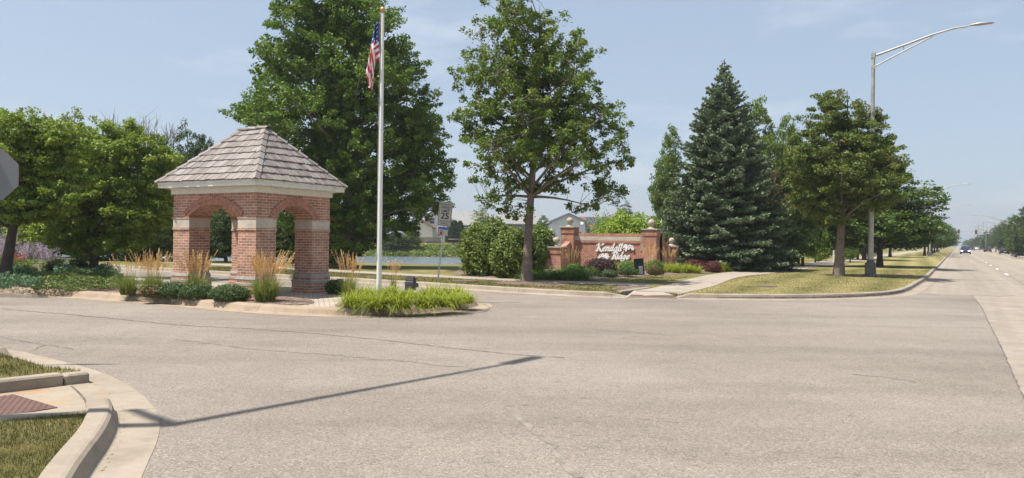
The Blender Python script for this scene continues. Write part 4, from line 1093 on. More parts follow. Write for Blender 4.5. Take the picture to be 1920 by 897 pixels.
# ---- grasses and lilies
def arcs(rng, N, r0, L, spread, width, droop, seg=4, tmin=0.5, smin=0.1):
    """arching blades as separate quads"""
    a = rng.uniform(0, 2 * np.pi, N); rr = r0 * np.sqrt(rng.uniform(0, 1, N))
    b = rng.uniform(0, 2 * np.pi, N)
    P0 = np.c_[np.cos(b) * rr, np.sin(b) * rr, np.zeros(N)]
    D = np.c_[np.cos(a), np.sin(a), np.zeros(N)]; Sd = np.c_[-np.sin(a), np.cos(a), np.zeros(N)]
    ln = L * rng.uniform(tmin, 1.1, N); sp = spread * rng.uniform(smin, 1.15, N); dr = droop * rng.uniform(0.4, 1.2, N)
    pts = []
    for k in range(seg + 1):
        t = k / seg
        z = ln * (t * np.sqrt(np.maximum(0.05, 1 - sp ** 2 * 0.6)) - dr * t ** 2.4)
        h = ln * sp * (0.55 * t + 0.45 * t * t)
        pts.append(P0 + D * h[:, None] + np.c_[np.zeros(N), np.zeros(N), z])
    Q = []
    for k in range(seg):
        w0 = width * (1 - 0.75 * (k / seg) ** 1.5); w1 = width * (1 - 0.85 * ((k + 1) / seg) ** 1.5) * (0.12 if k == seg - 1 else 1)
        q = np.empty((N, 4, 3)); q[:, 0] = pts[k] - Sd * w0; q[:, 1] = pts[k] + Sd * w0; q[:, 2] = pts[k + 1] + Sd * w1; q[:, 3] = pts[k + 1] - Sd * w1
        Q.append(q)
    return np.concatenate(Q).reshape(-1, 3), pts
def reed(label, px, pyb, hgreen, htop, N, NP, seed, h0=0.15, group='feather reed grasses', spread=0.4, lean=0.0, rad=0.10, mat=M_PLUME):
    x, y = G(px, pyb, h0); rng = np.random.default_rng(seed); s = y / F0
    Hg = AT(px, hgreen, y).z - h0; Ht = AT(px, htop, y).z - h0
    root = thing('feather_reed_grass', label, 'grass clump', (x, y, h0), 0, group)
    V, _ = arcs(rng, N, rad, Hg * 1.2, spread * 1.6, 0.005, 0.26)
    link('blades', np_mesh('blades', V, 4, M_REED), root)
    if NP:
        a = rng.uniform(0, 6.28, NP); sp = spread * 0.85 * rng.uniform(0.05, 1, NP); h = Ht * rng.uniform(0.72, 1.0, NP)
        st, pl = [], []
        for i in range(NP):
            b = np.array([math.cos(a[i]) * rad * 0.7, math.sin(a[i]) * rad * 0.7, 0.0]); d = np.array([math.cos(a[i]) * sp[i] + lean, math.sin(a[i]) * sp[i], 0])
            f = lambda t: b + d * h[i] * t ** 1.5 + np.array([0, 0, h[i] * t])
            w = 0.0022; sd = np.array([-math.sin(a[i]), math.cos(a[i]), 0]) * w
            for t0, t1 in ((0, 0.4), (0.4, 0.75), (0.75, 1.0)): st += [f(t0) - sd, f(t0) + sd, f(t1) + sd, f(t1) - sd]
            for k in range(52):
                t = 0.70 + 0.30 * rng.uniform(); c = f(t) + rng.normal(size=3) * np.array([1, 1, 0.3]) * 0.011 * (1.25 - abs(t - 0.83) * 5)
                u = f(min(1, t + 0.01)) - f(t); u = u / np.linalg.norm(u) + rng.normal(size=3) * 0.22
                bb = np.cross(u, rng.normal(size=3)); bb /= np.linalg.norm(bb)
                pl += [c - u * 0.021, c + bb * 0.0042, c + u * 0.021, c - bb * 0.0042]
        link('stalks', np_mesh('stalks', np.array(st), 4, mat), root)
        link('plumes', np_mesh('plumes', np.array(pl), 4, mat), root)
    return root
reed('largest plume grass in front of the right face of the gazebo', 498, 566, 512, 468, 1100, 80, 71, lean=0.10, rad=0.20, spread=0.5)
reed('plume grass standing before the left gazebo arch', 368, 557, 508, 468, 700, 46, 72, rad=0.15, spread=0.5)
reed('plume grass between the crabapple and the gazebo', 288, 555, 508, 466, 800, 50, 73, rad=0.2, spread=0.5)
reed('leftmost reed grass on the island, green with few plumes', 240, 553, 506, 474, 700, 12, 74, rad=0.16, spread=0.5)
reed('shaded reed grass seen through the right gazebo arch', 560, 547, 497, 465, 300, 16, 75, rad=0.12)
reed('reddish plume grass right of the gazebo pillar', 655, 556, 512, 468, 300, 34, 76, rad=0.12)
reed('thin plume grass right of the flagpole', 738, 545, 512, 484, 60, 14, 77, rad=0.08)
reed('tan plume grass against the left pillar of the sign wall', 1068, 517, 490, 462, 160, 26, 78, h0=BD, rad=0.15)
reed('tan plume grass before the right pillar of the sign wall', 1218, 511, 488, 452, 160, 30, 79, h0=BD, rad=0.15)
reed('tan plume grass right of the right brick pillar', 1254, 509, 488, 460, 120, 20, 80, h0=BD, rad=0.12)
def lily(label, px, pyb, wpx, top, seed, mat=M_LILYG, h0=0.16, N=330, group=None, name='yellow_grass_clump', width=0.0085):
    x, y = G(px, pyb, h0); s = y / F0; r = wpx * s / 2; y += r * 0.5; x *= y / (y - r * 0.5)
    H = AT(px, top, y).z - h0; rng = np.random.default_rng(seed)
    root = thing(name, label, 'grass clump', (x, y, h0), 0, group)
    V, _ = arcs(rng, N, r * 0.6, H * 1.85, 1.0, width, 0.66, seg=5, smin=0.35)
    link('blades', np_mesh('blades', V, 4, mat), root)
    m = MB(); m.lathe([(r * 0.45, -0.01), (r * 0.3, 0.05), (0.01, 0.07)], 10); m.build('root_tuft', M_PLUME, root)
    return root
GY = 'yellow-green grass clumps at the island end'
fr = [(664, 577, 'front row, leftmost'), (708, 579.5, 'front row, second from the left'), (752, 580, 'front row, third from the left'), (797, 578.5, 'front row, third from the right'), (838, 576, 'front row, second from the right'), (868, 570, 'front row, rightmost by the curb tip')]
bk = [(684, 563, 'back row, leftmost beside the flagpole'), (728, 561, 'back row, second, left of the black floodlight'), (768, 560, 'back row, middle, touching the black floodlight'), (812, 560, 'back row, second from the right'), (848, 561, 'back row, rightmost')]
for i, (x, y, lab) in enumerate(bk): lily('yellow-green arching grass clump, ' + lab, x, y, 62, 532 if i != 2 else 541, 90 + i, group=GY, N=420)
for i, (x, y, lab) in enumerate(fr): lily('yellow-green arching grass clump, ' + lab, x, y, 60, 545, 100 + i, group=GY, N=460)
GD = 'daylilies along the sign bed'
for i, (x, y, t, w, mt, lab) in enumerate([(994, 525, 507, 40, M_LILYD, 'dark green, touching the maple trunk'), (1016, 521, 503, 44, M_LILYD, 'dark green, under the low brick pier'), (1046, 521, 500, 48, M_LILYD, 'dark green, behind the front row at the wing wall'), (1098, 520, 497, 44, M_LILYD, 'green, between the left pillar and the purple barberry'), (1003, 524, 504, 34, M_LILYD, 'dark green, beside the maple trunk'), (1032, 525, 505, 34, M_LILYD, 'dark green, second from the maple trunk'), (1060, 525.5, 500, 36, M_LILYD, 'green, left of the small brick pier corner'),
                                    (1088, 525, 500, 34, M_LILYD, 'green, left of the purple barberry'), (1254, 512.5, 492, 30, M_LILYG, 'yellow-green, right of the rust-tinged spirea'), (1275, 512.5, 492, 32, M_LILYG, 'yellow-green, in front of the red barberry'), (1298, 512.5, 494, 32, M_LILYG, 'yellow-green, right of its twin before the red barberry'),
                                    (1350, 509.5, 492, 20, M_LILYG, 'yellow-green, last before the path')]):
    lily('arching daylily clump, ' + lab, x, y, w * 1.5, t, 120 + i, mt, LAWN + 0.02, 520, GD, 'daylily_clump', 0.009)
# ---- juniper ground cover, sage and flowers at the left
def cover(name, label, px, h, n, leaf, mat, seed, z=0.14, cat='ground cover'):
    P = [G(x, y, z) for x, y in px]; rng = np.random.default_rng(seed)
    xs_ = [p[0] for p in P]; ys_ = [p[1] for p in P]
    Q = np.c_[rng.uniform(min(xs_), max(xs_), n * 3), rng.uniform(min(ys_), max(ys_), n * 3)]
    Q = Q[in_poly(Q, P)][:n]
    hh = h * (0.55 + 0.45 * np.sin(Q[:, 0] * 2.3 + seed) * np.sin(Q[:, 1] * 2.9) + 0.22 * np.sin(Q[:, 0] * 7) * np.sin(Q[:, 1] * 6))
    C = np.c_[Q, z + np.maximum(0.05, hh) * rng.uniform(0.25, 1.0, len(Q)) ** 0.6]
    V = leaf_quads(rng, C, leaf, up=0.5, asp=0.35)
    return tag(link(name, np_mesh(name, V, 4, mat)), label, cat, kind='stuff')
cover('juniper_cover', 'blue-green spreading juniper spilling over the left island curb', [(-120, 541), (-40, 546), (40, 549), (75, 549), (80, 532), (60, 520), (0, 512), (-120, 508)], 0.40, 26000, 0.085, M_JUN, 1)
cover('green_juniper_cover', 'olive green creeping juniper in the middle of the left bed', [(60, 546), (110, 547), (160, 547), (215, 546), (225, 536), (200, 526), (120, 522), (60, 522)], 0.34, 26000, 0.075, M_JUNY, 2)
cover('dark_juniper_cover', 'dark green juniper at the back of the left bed under the crabapple', [(100, 522), (160, 526), (226, 532), (232, 524), (190, 511), (100, 507)], 0.42, 15000, 0.085, M_JUN, 3)
def sage(label, px, pyb, top, seed, h0=0.14, w=0.55):
    x, y = G(px, pyb, h0); H = AT(px, top, y).z - h0; rng = np.random.default_rng(seed)
    root = thing('sage_plant', label, 'flowering plant', (x, y, h0), 0, 'purple sage plants')
    V, _ = arcs(rng, 160, 0.2, H * 0.65, w, 0.006, 0.1); link('stems', np_mesh('stems', V, 4, M_REED), root)
    C = []
    for i in range(75):
        a = rng.uniform(0, 6.28); sp = w * rng.uniform(0, 1); h = H * rng.uniform(0.7, 1.0)
        for k in range(26):
            t = rng.uniform(0.45, 1.0); C.append([math.cos(a) * sp * h * t, math.sin(a) * sp * h * t, h * t])
    C = np.array(C) + rng.normal(size=(len(C), 3)) * 0.014
    link('flower_spikes', np_mesh('flower_spikes', leaf_quads(rng, C, 0.034, up=0.3), 4, M_SAGE), root)
sage('lavender-coloured sage at the left edge behind the crooked trunk', 2, 512, 432, 1)
sage('lavender-coloured sage right of the crooked trunk', 48, 511, 448, 2)
sage('lavender-coloured sage with long spikes leaning to the right', 84, 510, 452, 3, w=0.7)
def flowers(label, px, pyb, top, mat, seed, name='red_flowers'):
    x, y = G(px, pyb, 0.14); H = AT(px, top, y).z - 0.14; rng = np.random.default_rng(seed)
    root = thing(name, label, 'flowering plant', (x, y, 0.14))
    V, _ = arcs(rng, 220, 0.15, H, 0.45, 0.008, 0.15); link('leaves', np_mesh('leaves', V, 4, M_REED), root)
    C = np.c_[rng.normal(size=260) * 0.16, rng.normal(size=260) * 0.16, H * rng.uniform(0.75, 1.05, 260)]
    link('blossoms', np_mesh('blossoms', leaf_quads(rng, C, 0.045), 4, mat), root)
flowers('dark red flowers beside the base of the crooked trunk', 28, 517, 478, M_RED, 1)
flowers('leafy green plant with yellow tips in the left bed', 62, 520, 488, M_YEL, 2, 'perennial_plant')
flowers('leafy perennial at the front of the left bed near the sage', 12, 524, 492, M_JUNY, 3, 'perennial_plant')
for i, (px, pyb, top) in enumerate(((104, 514, 487), (146, 516, 482))):
    x, y = G(px, pyb, 0.14)
    spruce('dwarf_conifer', ('small dark conifer seedling right of the sage', 'small spiky conifer left of the forked crabapple trunk')[i], (x, y, 0.14), AT(px, top, y).z - 0.14, 0.42, 80 + i, M_DSH, tiers=9, z0=0.05, size=0.11, width=0.02)
# far bank reeds
fb = np.random.default_rng(9); n = 15000
Q = np.c_[fb.uniform(-45, 10, n), fb.uniform(107.5, 116, n)]; zz = terrain_z(Q[:, 0], Q[:, 1])
C = np.c_[Q, np.maximum(zz, -1.0) + fb.uniform(0.05, 0.8, n)]
tag(link('bank_vegetation', np_mesh('bank_vegetation', leaf_quads(fb, C, 0.42, up=0.2, asp=0.4), 4, leafmat('bank_leaf', (0.10, 0.15, 0.035), (0.16, 0.21, 0.05), (0.19, 0.20, 0.08), scale=0.3))), 'tall weeds and reeds on the far bank of the pond', 'weeds', kind='stuff')
# ================================================================ OBJECTS
M_BRICK = brickmat('gazebo_brick', (0.48, 0.230, 0.148), (0.33, 0.155, 0.112), (0.66, 0.54, 0.43), ms=0.0075, dirt=0.3)
M_BRICKV = plain('voussoir_brick', (0.40, 0.195, 0.135), 0.85, var=0.3, scale=14, bmp=0.003)
M_MORTAR = plain('mortar', (0.56, 0.47, 0.39), 0.9)
M_LIME = plain('limestone', (0.50, 0.44, 0.355), 0.85, var=0.20, scale=3, bmp=0.003)
M_LIMEG = plain('weathered_limestone', (0.33, 0.30, 0.265), 0.9, var=0.25, scale=5, bmp=0.004)
M_TRIM = None
def trim_mat():
    m, n, l, p = newmat('peeling_white_trim'); c = objc(n)
    f = noise(n, l, c, 9, 6, 0.75)
    mpn = n.new('ShaderNodeMapping'); mpn.inputs['Scale'].default_value = (1, 1, 3.5); l.new(c, mpn.inputs[0])
    g = noise(n, l, mpn.outputs[0], 7.5, 6, 0.7); reg = noise(n, l, c, 0.9, 2)
    k = math_(n, l, 'MULTIPLY', ramp(n, l, g, [(0.60, (0, 0, 0)), (0.63, (1, 1, 1))]), ramp(n, l, reg, [(0.5, (0, 0, 0)), (0.56, (1, 1, 1))]))
    base = ramp(n, l, f, [(0.3, (0.62, 0.59, 0.52)), (0.7, (0.74, 0.72, 0.66))])
    l.new(mix(n, l, k, base, (0.17, 0.12, 0.07)), p.inputs['Base Color']); p.inputs['Roughness'].default_value = 0.6
    return m
M_TRIM = trim_mat()
def shingle_mat():
    m, n, l, p = newmat('cedar_shingle'); c = objc(n)
    # one value per shingle comes through the UVs
    uv = n.new('ShaderNodeTexCoord').outputs['UV']; s = n.new('ShaderNodeSeparateXYZ'); l.new(uv, s.inputs[0])
    wn_ = n.new('ShaderNodeTexWhiteNoise'); wn_.noise_dimensions = '1D'; l.new(math_(n, l, 'FLOOR', s.outputs['Y']), wn_.inputs['W'])
    base = ramp(n, l, wn_.outputs['Value'], [(0, (0.20, 0.172, 0.156)), (0.5, (0.262, 0.230, 0.209)), (1, (0.315, 0.282, 0.258))])
    mpn = n.new('ShaderNodeMapping'); mpn.inputs['Scale'].default_value = (60, 1.3, 1); l.new(uv, mpn.inputs[0])
    base = mix(n, l, 1.0, base, ramp(n, l, noise(n, l, mpn.outputs[0], 1.0, 4), [(0.3, (0.68,) * 3), (0.7, (1.18,) * 3)]), 'MULTIPLY')
    l.new(base, p.inputs['Base Color']); p.inputs['Roughness'].default_value = 0.9; p.inputs['Specular IOR Level'].default_value = 0.2
    return m
M_SHING = shingle_mat()
M_METAL = plain('galvanised_metal', (0.42, 0.42, 0.41), 0.45, 0.6, var=0.08, scale=3)
M_LAMPM = plain('weathered_aluminium', (0.36, 0.345, 0.32), 0.5, 0.35, var=0.2, scale=4)
M_LAMPD = plain('dark_lamp_base', (0.10, 0.095, 0.10), 0.6, 0.2, var=0.3, scale=6)
M_BLACK = plain('black_metal', (0.025, 0.025, 0.028), 0.45, 0.2)
M_DGREY = plain('dark_grey_plastic', (0.06, 0.063, 0.068), 0.5)
M_SIGNW = plain('faded_sign_white', (0.44, 0.42, 0.37), 0.5, var=0.04)
M_SIGNB = plain('sign_black', (0.02, 0.02, 0.02), 0.5)
M_BLUE = plain('sign_blue', (0.045, 0.10, 0.38), 0.5)
M_REDP = plain('sign_red', (0.45, 0.05, 0.04), 0.5)
M_GOLD = plain('gold_ball', (0.62, 0.38, 0.12), 0.3, 0.8)
M_SIGNBACK = plain('sign_back_grey', (0.22, 0.225, 0.235), 0.5, 0.3, var=0.04, scale=2)

# ---------------------------------------------------------------- gazebo
GX, GY0 = -6.09, 18.0
gz = thing('brick_gazebo', 'square brick gazebo with arches and a hipped cedar shingle roof on the traffic island', 'gazebo', (GX, GY0, 0.14), R(60))
LX, LY, PW, ZT = 2.46, 3.05, 0.62, 2.51
def gpillar(x0, x1, y0, y1):
    m = MB(); m.box(x0, x1, y0, y1, 0.50, 1.60); m.box(x0 - 0.002, x1 + 0.002, y0 - 0.002, y1 + 0.002, 1.93, ZT)
    o = m.build('pillar', M_BRICK, gz)
    for e_, za_, zb_ in ((0.045, -0.06, 0.27), (0.025, 0.33, 0.42), (0.02, 1.60, 1.655), (0.02, 1.885, 1.93)):
        m = MB(); m.box(x0 - e_, x1 + e_, y0 - e_, y1 + e_, za_, zb_); m.build('plinth' if za_ < 0.3 else 'brick_course', M_BRICK, o)
    m = MB(); m.box(x0 - 0.006, x1 + 0.006, y0 - 0.006, y1 + 0.006, 1.655, 1.885)
    m.build('limestone_band', M_LIME, o)
    m = MB(); m.box(x0 - 0.055, x1 + 0.055, y0 - 0.055, y1 + 0.055, 0.27, 0.33); m.box(x0 - 0.035, x1 + 0.035, y0 - 0.035, y1 + 0.035, 0.42, 0.50, taper=0.025)
    m.build('base_band', M_LIMEG, o)
for a in ((0, PW), (LX - PW, LX)):
    for b in ((0, PW), (LY - PW, LY)): gpillar(*a, *b)
def garch(L, side):
    """arch wall along one side; s along, t into the wall"""
    if side == 'front': T = lambda s, t, z: (s, t, z)
    if side == 'back': T = lambda s, t, z: (LX - s, LY - t, z)
    if side == 'left': T = lambda s, t, z: (t, LY - s, z)
    if side == 'right': T = lambda s, t, z: (LX - t, s, z)
    s0, s1 = PW, L - PW; S_ = s1 - s0; zs, rise = 1.95, 0.30
    Rr = (S_ * S_ / 4 + rise * rise) / (2 * rise); cz = zs + rise - Rr; cs = (s0 + s1) / 2
    N = 24; th = math.asin(S_ / 2 / Rr)
    arc = [(cs + Rr * math.sin(-th + 2 * th * k / N), cz + Rr * math.cos(-th + 2 * th * k / N)) for k in range(N + 1)]
    m = MB(); tk = PW - 0.01
    for (a, za), (b, zb) in zip(arc, arc[1:]):
        for t, fl in ((0.004, False), (tk, True)):
            q = [T(a, t, za), T(b, t, zb), T(b, t, ZT), T(a, t, ZT)]
            m.face(q[::-1] if fl else q, uv=[(s, z) for s, z in ((a, za), (b, zb), (b, ZT), (a, ZT))][::-1 if fl else 1])
        m.face([T(a, tk, za), T(b, tk, zb), T(b, 0.004, zb), T(a, 0.004, za)], uv=[(tk, a), (tk, b), (0, b), (0, a)])
    o = m.build('arch', M_BRICK, gz)
    v = MB(); rng = random.Random(3)
    for row in range(2):
        r0, r1 = Rr - 0.012 + row * 0.105, Rr + 0.09 + row * 0.105
        th2 = th + 0.10 / Rr; n = int(2 * th2 * r0 / 0.074)
        for k in range(n):
            a0 = -th2 + 2 * th2 * (k + 0.07) / n; a1 = -th2 + 2 * th2 * (k + 0.93) / n
            pr = 0.022 + (0.012 if row else 0) + rng.uniform(0, 0.003)
            P = [(cs + r * math.sin(a), cz + r * math.cos(a)) for r, a in ((r0, a0), (r0, a1), (r1, a1), (r1, a0))]
            f = [T(s, -pr, z) for s, z in P]; bk_ = [T(s, 0.0, z) for s, z in P]
            v.face(f)
            for i in range(4): v.face([f[(i + 1) % 4], f[i], bk_[i], bk_[(i + 1) % 4]])
    v.build('arch_ring', M_BRICKV, o)
    mm = MB()
    for (r0, r1) in ((Rr - 0.004, Rr + 0.19),):
        th2 = th + 0.09 / Rr
        for k in range(N):
            a0, a1 = -th2 + 2 * th2 * k / N, -th2 + 2 * th2 * (k + 1) / N
            P = [(cs + r * math.sin(a), cz + r * math.cos(a)) for r, a in ((r0, a0), (r0, a1), (r1, a1), (r1, a0))]
            mm.face([T(s, -0.012, z) for s, z in P])
            mm.face([T(P[0][0], -0.012, P[0][1]), T(P[0][0], 0.004, P[0][1]), T(P[1][0], 0.004, P[1][1]), T(P[1][0], -0.012, P[1][1])])
    mm.build('mortar_bed', M_MORTAR, o)
garch(LX, 'front'); garch(LX, 'back'); garch(LY, 'left'); garch(LY, 'right')
# trim
m = MB()
m.box(-0.05, LX + 0.05, -0.05, LY + 0.05, ZT, ZT + 0.145)
m.box(-0.075, LX + 0.075, -0.075, LY + 0.075, ZT + 0.12, ZT + 0.148)
m.build('frieze', M_TRIM, gz)
OV = 0.27
m = MB(); m.box(-OV, LX + OV, -OV, LY + OV, ZT + 0.15, ZT + 0.285); m.box(-OV - 0.02, LX + OV + 0.02, -OV - 0.02, LY + OV + 0.02, ZT + 0.24, ZT + 0.29)
m.build('fascia', M_TRIM, gz)
# roof: real shingles in courses
ZR0 = ZT + 0.29; HR = 1.47; O2 = OV + 0.03
cxr, cyr, hr_ = LX / 2, LY / 2, 0.42
rcorn = {'A': (-O2, -O2), 'B': (LX + O2, -O2), 'C': (LX + O2, LY + O2), 'D': (-O2, LY + O2)}
r1, r2 = (cxr, cyr - hr_), (cxr, cyr + hr_)
und = MB(); zt = ZR0 + HR
P3 = lambda p, z: (p[0], p[1], z)
A, B, C, D = [P3(rcorn[k], ZR0) for k in 'ABCD']
und.face([A, B, P3(r1, zt)]); und.face([B, C, P3(r2, zt), P3(r1, zt)]); und.face([C, D, P3(r2, zt)]); und.face([D, A, P3(r1, zt), P3(r2, zt)])
und.face([A, D, C, B])
roof = und.build('roof', M_BARKD, gz)
sh = MB(); rs = random.Random(8); sid = [0]
def shingles(E0, E1, T0, T1, n=8):
    E0, E1, T0, T1 = [Vector(p) for p in (E0, E1, T0, T1)]
    nrm = (E1 - E0).cross(((T0 + T1) / 2 - E0)).normalized()
    if nrm.z < 0: nrm = -nrm
    for k in range(n):
        f0, f1 = max(0, k / n - 0.006), min(1.0, (k + 1.12) / n)
        L0, R0 = E0.lerp(T0, f0), E1.lerp(T1, f0); L1, R1 = E0.lerp(T0, f1), E1.lerp(T1, f1)
        W = (R0 - L0).length; x = 0.0
        while x < W - 0.01:
            w = min(rs.uniform(0.08, 0.17), W - x)
            if W - x - w < 0.06: w = W - x
            a0, a1 = x / W, (x + w - rs.choice((0.006, 0.010, 0.016))) / W
            drop = rs.uniform(-0.012, 0.016); th = rs.uniform(0.030, 0.046)
            d = (L0.lerp(R0, a0) - L0.lerp(R0, a0)); 
            # edges run parallel to the fall line, clipped by the hips
            ex = (R0 - L0).normalized(); up = nrm.cross(ex).normalized(); up = up if up.z > 0 else -up
            Ls = (L1 - L0).dot(up)
            def top(a):
                p = L0.lerp(R0, a); lo = (L1 - L0).dot(ex); hi = W + (R1 - R0).dot(ex); s = a * W
                t = 1.0
                if s < lo: t = min(t, s / lo)
                if s > hi: t = min(t, (W - s) / (W - hi))
                return p + up * (Ls * max(t, 0.02))
            b0 = L0.lerp(R0, a0) - up * drop; b1 = L0.lerp(R0, a1) - up * (drop + rs.uniform(-0.004, 0.004)); t0, t1 = top(a0), top(a1)
            o0, o1 = nrm * th, nrm * 0.006
            wob = nrm * rs.uniform(-0.002, 0.008)
            sid[0] += 1; v0 = sid[0] + 0.05; du = rs.random() * 9
            UV = [(du, v0), (du + w, v0), (du + w, v0 + 0.5), (du, v0 + 0.5)]
            sh.face([b0 + o0 + wob, b1 + o0, t1 + o1, t0 + o1], uv=UV)
            sh.face([b0, b1, b1 + o0, b0 + o0 + wob], uv=UV)
            sh.face([b1, t1, t1 + o1, b1 + o0], uv=UV); sh.face([t0, b0, b0 + o0 + wob, t0 + o1], uv=UV)
            x += w
shingles(A, B, P3(r1, zt), P3(r1, zt)); shingles(C, D, P3(r2, zt), P3(r2, zt))
shingles(D, A, P3(r2, zt), P3(r1, zt)); shingles(B, C, P3(r1, zt), P3(r2, zt))
sh.build('shingles', M_SHING, roof)
hc = MB()
def hipcap(a, b, n, wn2=0.10):
    a, b = Vector(a), Vector(b); ax = (b - a).normalized()
    sd = Vector((-ax.y, ax.x, 0)).normalized(); upv = sd.cross(ax) if sd.cross(ax).z > 0 else ax.cross(sd)
    for k in range(n):
        p, q = a.lerp(b, (k - 0.06) / n), a.lerp(b, (k + 1.1) / n)
        h0, h1 = 0.058, 0.030
        for s in (-1, 1):
            sid[0] += 1; v0 = sid[0] + 0.05; UV = [(0, v0), (0.1, v0), (0.1, v0 + .5), (0, v0 + .5)]
            e = sd * s * wn2 - upv * 0.055
            q4 = [p + upv * h0, p + upv * h0 + e, q + upv * h1 + e, q + upv * h1]
            hc.face(q4 if s < 0 else q4[::-1], uv=UV)
            q4 = [p + upv * (h0 - 0.026), p + upv * (h0 - 0.026) + e, p + upv * h0 + e, p + upv * h0]; hc.face(q4, uv=UV)
            q4 = [p + upv * (h0 - 0.026) + e, q + upv * (h1 - 0.026) + e, q + upv * h1 + e, p + upv * h0 + e]; hc.face(q4, uv=UV)
for c_, t_ in ((A, r1), (B, r1), (C, r2), (D, r2)): hipcap(c_, P3(t_, zt), 8)
hipcap(P3((r2[0], r2[1] + 0.12), zt + 0.01), P3((r1[0], r1[1] - 0.08), zt + 0.02), 3, 0.09)
hc.build('hip_cap', M_SHING, roof)

# ---------------------------------------------------------------- flagpole and flag
fx, fy = AT(710.5, 540, 18.4).x, 18.4
fp = thing('flagpole', 'tall white flagpole with a gold ball beside the gazebo', 'flagpole', (fx, fy, 0.14))
FH = AT(718.5, 24, 18.4).z - 0.14
m = MB(); m.tube([(0, 0, 0), (0, 0, FH * 0.45), (0, 0, FH - 0.02)], [0.062, 0.055, 0.036], 20); m.build('pole', M_WHITEP, fp)
m = MB(); m.lathe([(0.036, FH - 0.02), (0.05, FH), (0.03, FH + 0.03)], 16); m.build('cap', M_LAMPM, fp)
m = MB(); m.sphere((0, 0, FH + 0.075), 0.065); m.build('gold_ball', M_GOLD, fp)
m = MB(); m.tube([(-0.055, -0.03, 1.0), (-0.062, -0.035, FH * 0.5), (-0.052, -0.03, FH - 0.02)], 0.006, 5)
m.box(-0.085, -0.05, -0.05, -0.02, 0.95, 1.10); m.build('halyard', M_SIGNW, fp)
m = MB(); m.lathe([(0.16, 0.0), (0.15, 0.03), (0.08, 0.06)], 20); m.build('base_collar', M_LAMPM, fp)
FR_ = plain('flag_red', (0.50, 0.035, 0.05), 0.8, var=0.06); FW_ = plain('flag_white', (0.78, 0.76, 0.74), 0.8, var=0.04); FB_ = plain('flag_blue', (0.025, 0.045, 0.22), 0.8, var=0.06)
NU, NV = 90, 78; LF, HF = 1.80, 0.95
ztop = AT(718, 42, 18.4).z
def flagp(u, v):
    """u 0..1 along the fly, v 0..1 up the hoist: the cloth hangs limp from the hoist"""
    hang = 0.22 + 0.78 * smooth(0.0, 0.16, np.float64(u))
    s = u * LF
    x = -0.26 * (1 - math.exp(-s / 0.26)) * (0.70 + 0.30 * (1 - v)) - 0.035 * math.sin(3.0 * s + 2 * v)
    zd = s * 0.94 * (0.70 + 0.30 * v) - 0.05 * math.exp(-s * 4)
    y = 0.055 * math.sin(9 * v + 4.2 * s) * min(1, s * 4) + 0.04 * math.sin(17 * v - 3 * s) * min(1, s * 3)
    x += 0.045 * math.cos(10 * v + 3 * s) * min(1, s * 3) 
    return (-0.055 + x, y - 0.03, -(1 - v) * HF - zd * (0.93 - 0.32 * (1 - v)))
fm = MB(); rows = [[flagp(i / NU, j / NV) for j in range(NV + 1)] for i in range(NU + 1)]
fm.grid(rows, 0, True)
star = lambda i, j: ((i % 6 in (2, 3)) and (j % 9 in (3, 4, 5)) ) 
mi = []
for i in range(NU):
    for j in range(NV):
        v = (j + .5) / NV; u = (i + .5) / NU
        st_ = int(v * 13)
        if u < 0.30 and v > 6 / 13: 
            mi.append(1 if (i % 6 in (2, 3) and (j + (5 if (i // 6) % 2 else 0)) % 9 in (3, 4, 5)) else 2)
        else: mi.append(0 if st_ % 2 == 0 else 1)
fm.mi = mi
flag = fm.build('flag', [FR_, FW_, FB_], loc=(fx, fy, ztop))
tag(flag, 'limp hanging american stars and stripes flag near the top of the pole', 'flag')

# ---------------------------------------------------------------- text helpers
def text_mesh(parent, txt, size, mat, M, ext=0.002, name='lettering', bold=0.0, sx=1.0):
    cu = bpy.data.curves.new(name, 'FONT'); cu.body = txt; cu.size = size; cu.align_x = 'CENTER'; cu.align_y = 'CENTER'
    cu.extrude = ext; cu.offset = bold; cu.resolution_u = 3
    tmp = bpy.data.objects.new('t', cu); COL.objects.link(tmp)
    dg = bpy.context.evaluated_depsgraph_get(); me = bpy.data.meshes.new_from_object(tmp.evaluated_get(dg))
    bpy.data.objects.remove(tmp)
    me.transform(M @ Matrix.Diagonal((sx, 1, 1, 1))); me.materials.clear(); me.materials.append(mat)
    return link(name, me, parent)
UPR = Matrix.Rotation(math.pi / 2, 4, 'X')          # text facing -Y
# speed limit sign
sx_, sy_ = G(821, 527.5, LAWN)
ss_ = thing('speed_limit_sign', 'leaning 25 mph residential speed limit sign with a small blue-topped notice under it', 'road sign', (sx_, sy_, LAWN))
ss_.rotation_euler = (0, R(5.4), R(12))
k = sy_ / F0
zs = lambda py: (527.5 - py) * k
m = MB(); m.box(-0.026, 0.026, 0.0, 0.03, -0.2, zs(380)); m.build('post', M_METAL, ss_)
def plate(m, x0, x1, z0, z1, y0=-0.006, y1=0.0, r=0.03):
    P = []
    for cx, cz, a0 in ((x1 - r, z1 - r, 0), (x0 + r, z1 - r, 90), (x0 + r, z0 + r, 180), (x1 - r, z0 + r, 270)):
        for j in range(5): P.append((cx + r * math.cos(R(a0 + j * 22.5)), cz + r * math.sin(R(a0 + j * 22.5))))
    m.face([(x, y0, z) for x, z in P[::-1]][::-1]); m.face([(x, y1, z) for x, z in P[::-1]])
    for a, b in zip(P, P[1:] + P[:1]): m.face([(a[0], y0, a[1]), (a[0], y1, a[1]), (b[0], y1, b[1]), (b[0], y0, b[1])])
z1, z0 = zs(377.5), zs(423.5); hw = 0.235; cz = (z0 + z1) / 2; hh = (z1 - z0)
m = MB(); plate(m, -hw, hw, z0, z1); pl_ = m.build('sign_panel', M_SIGNW, ss_)
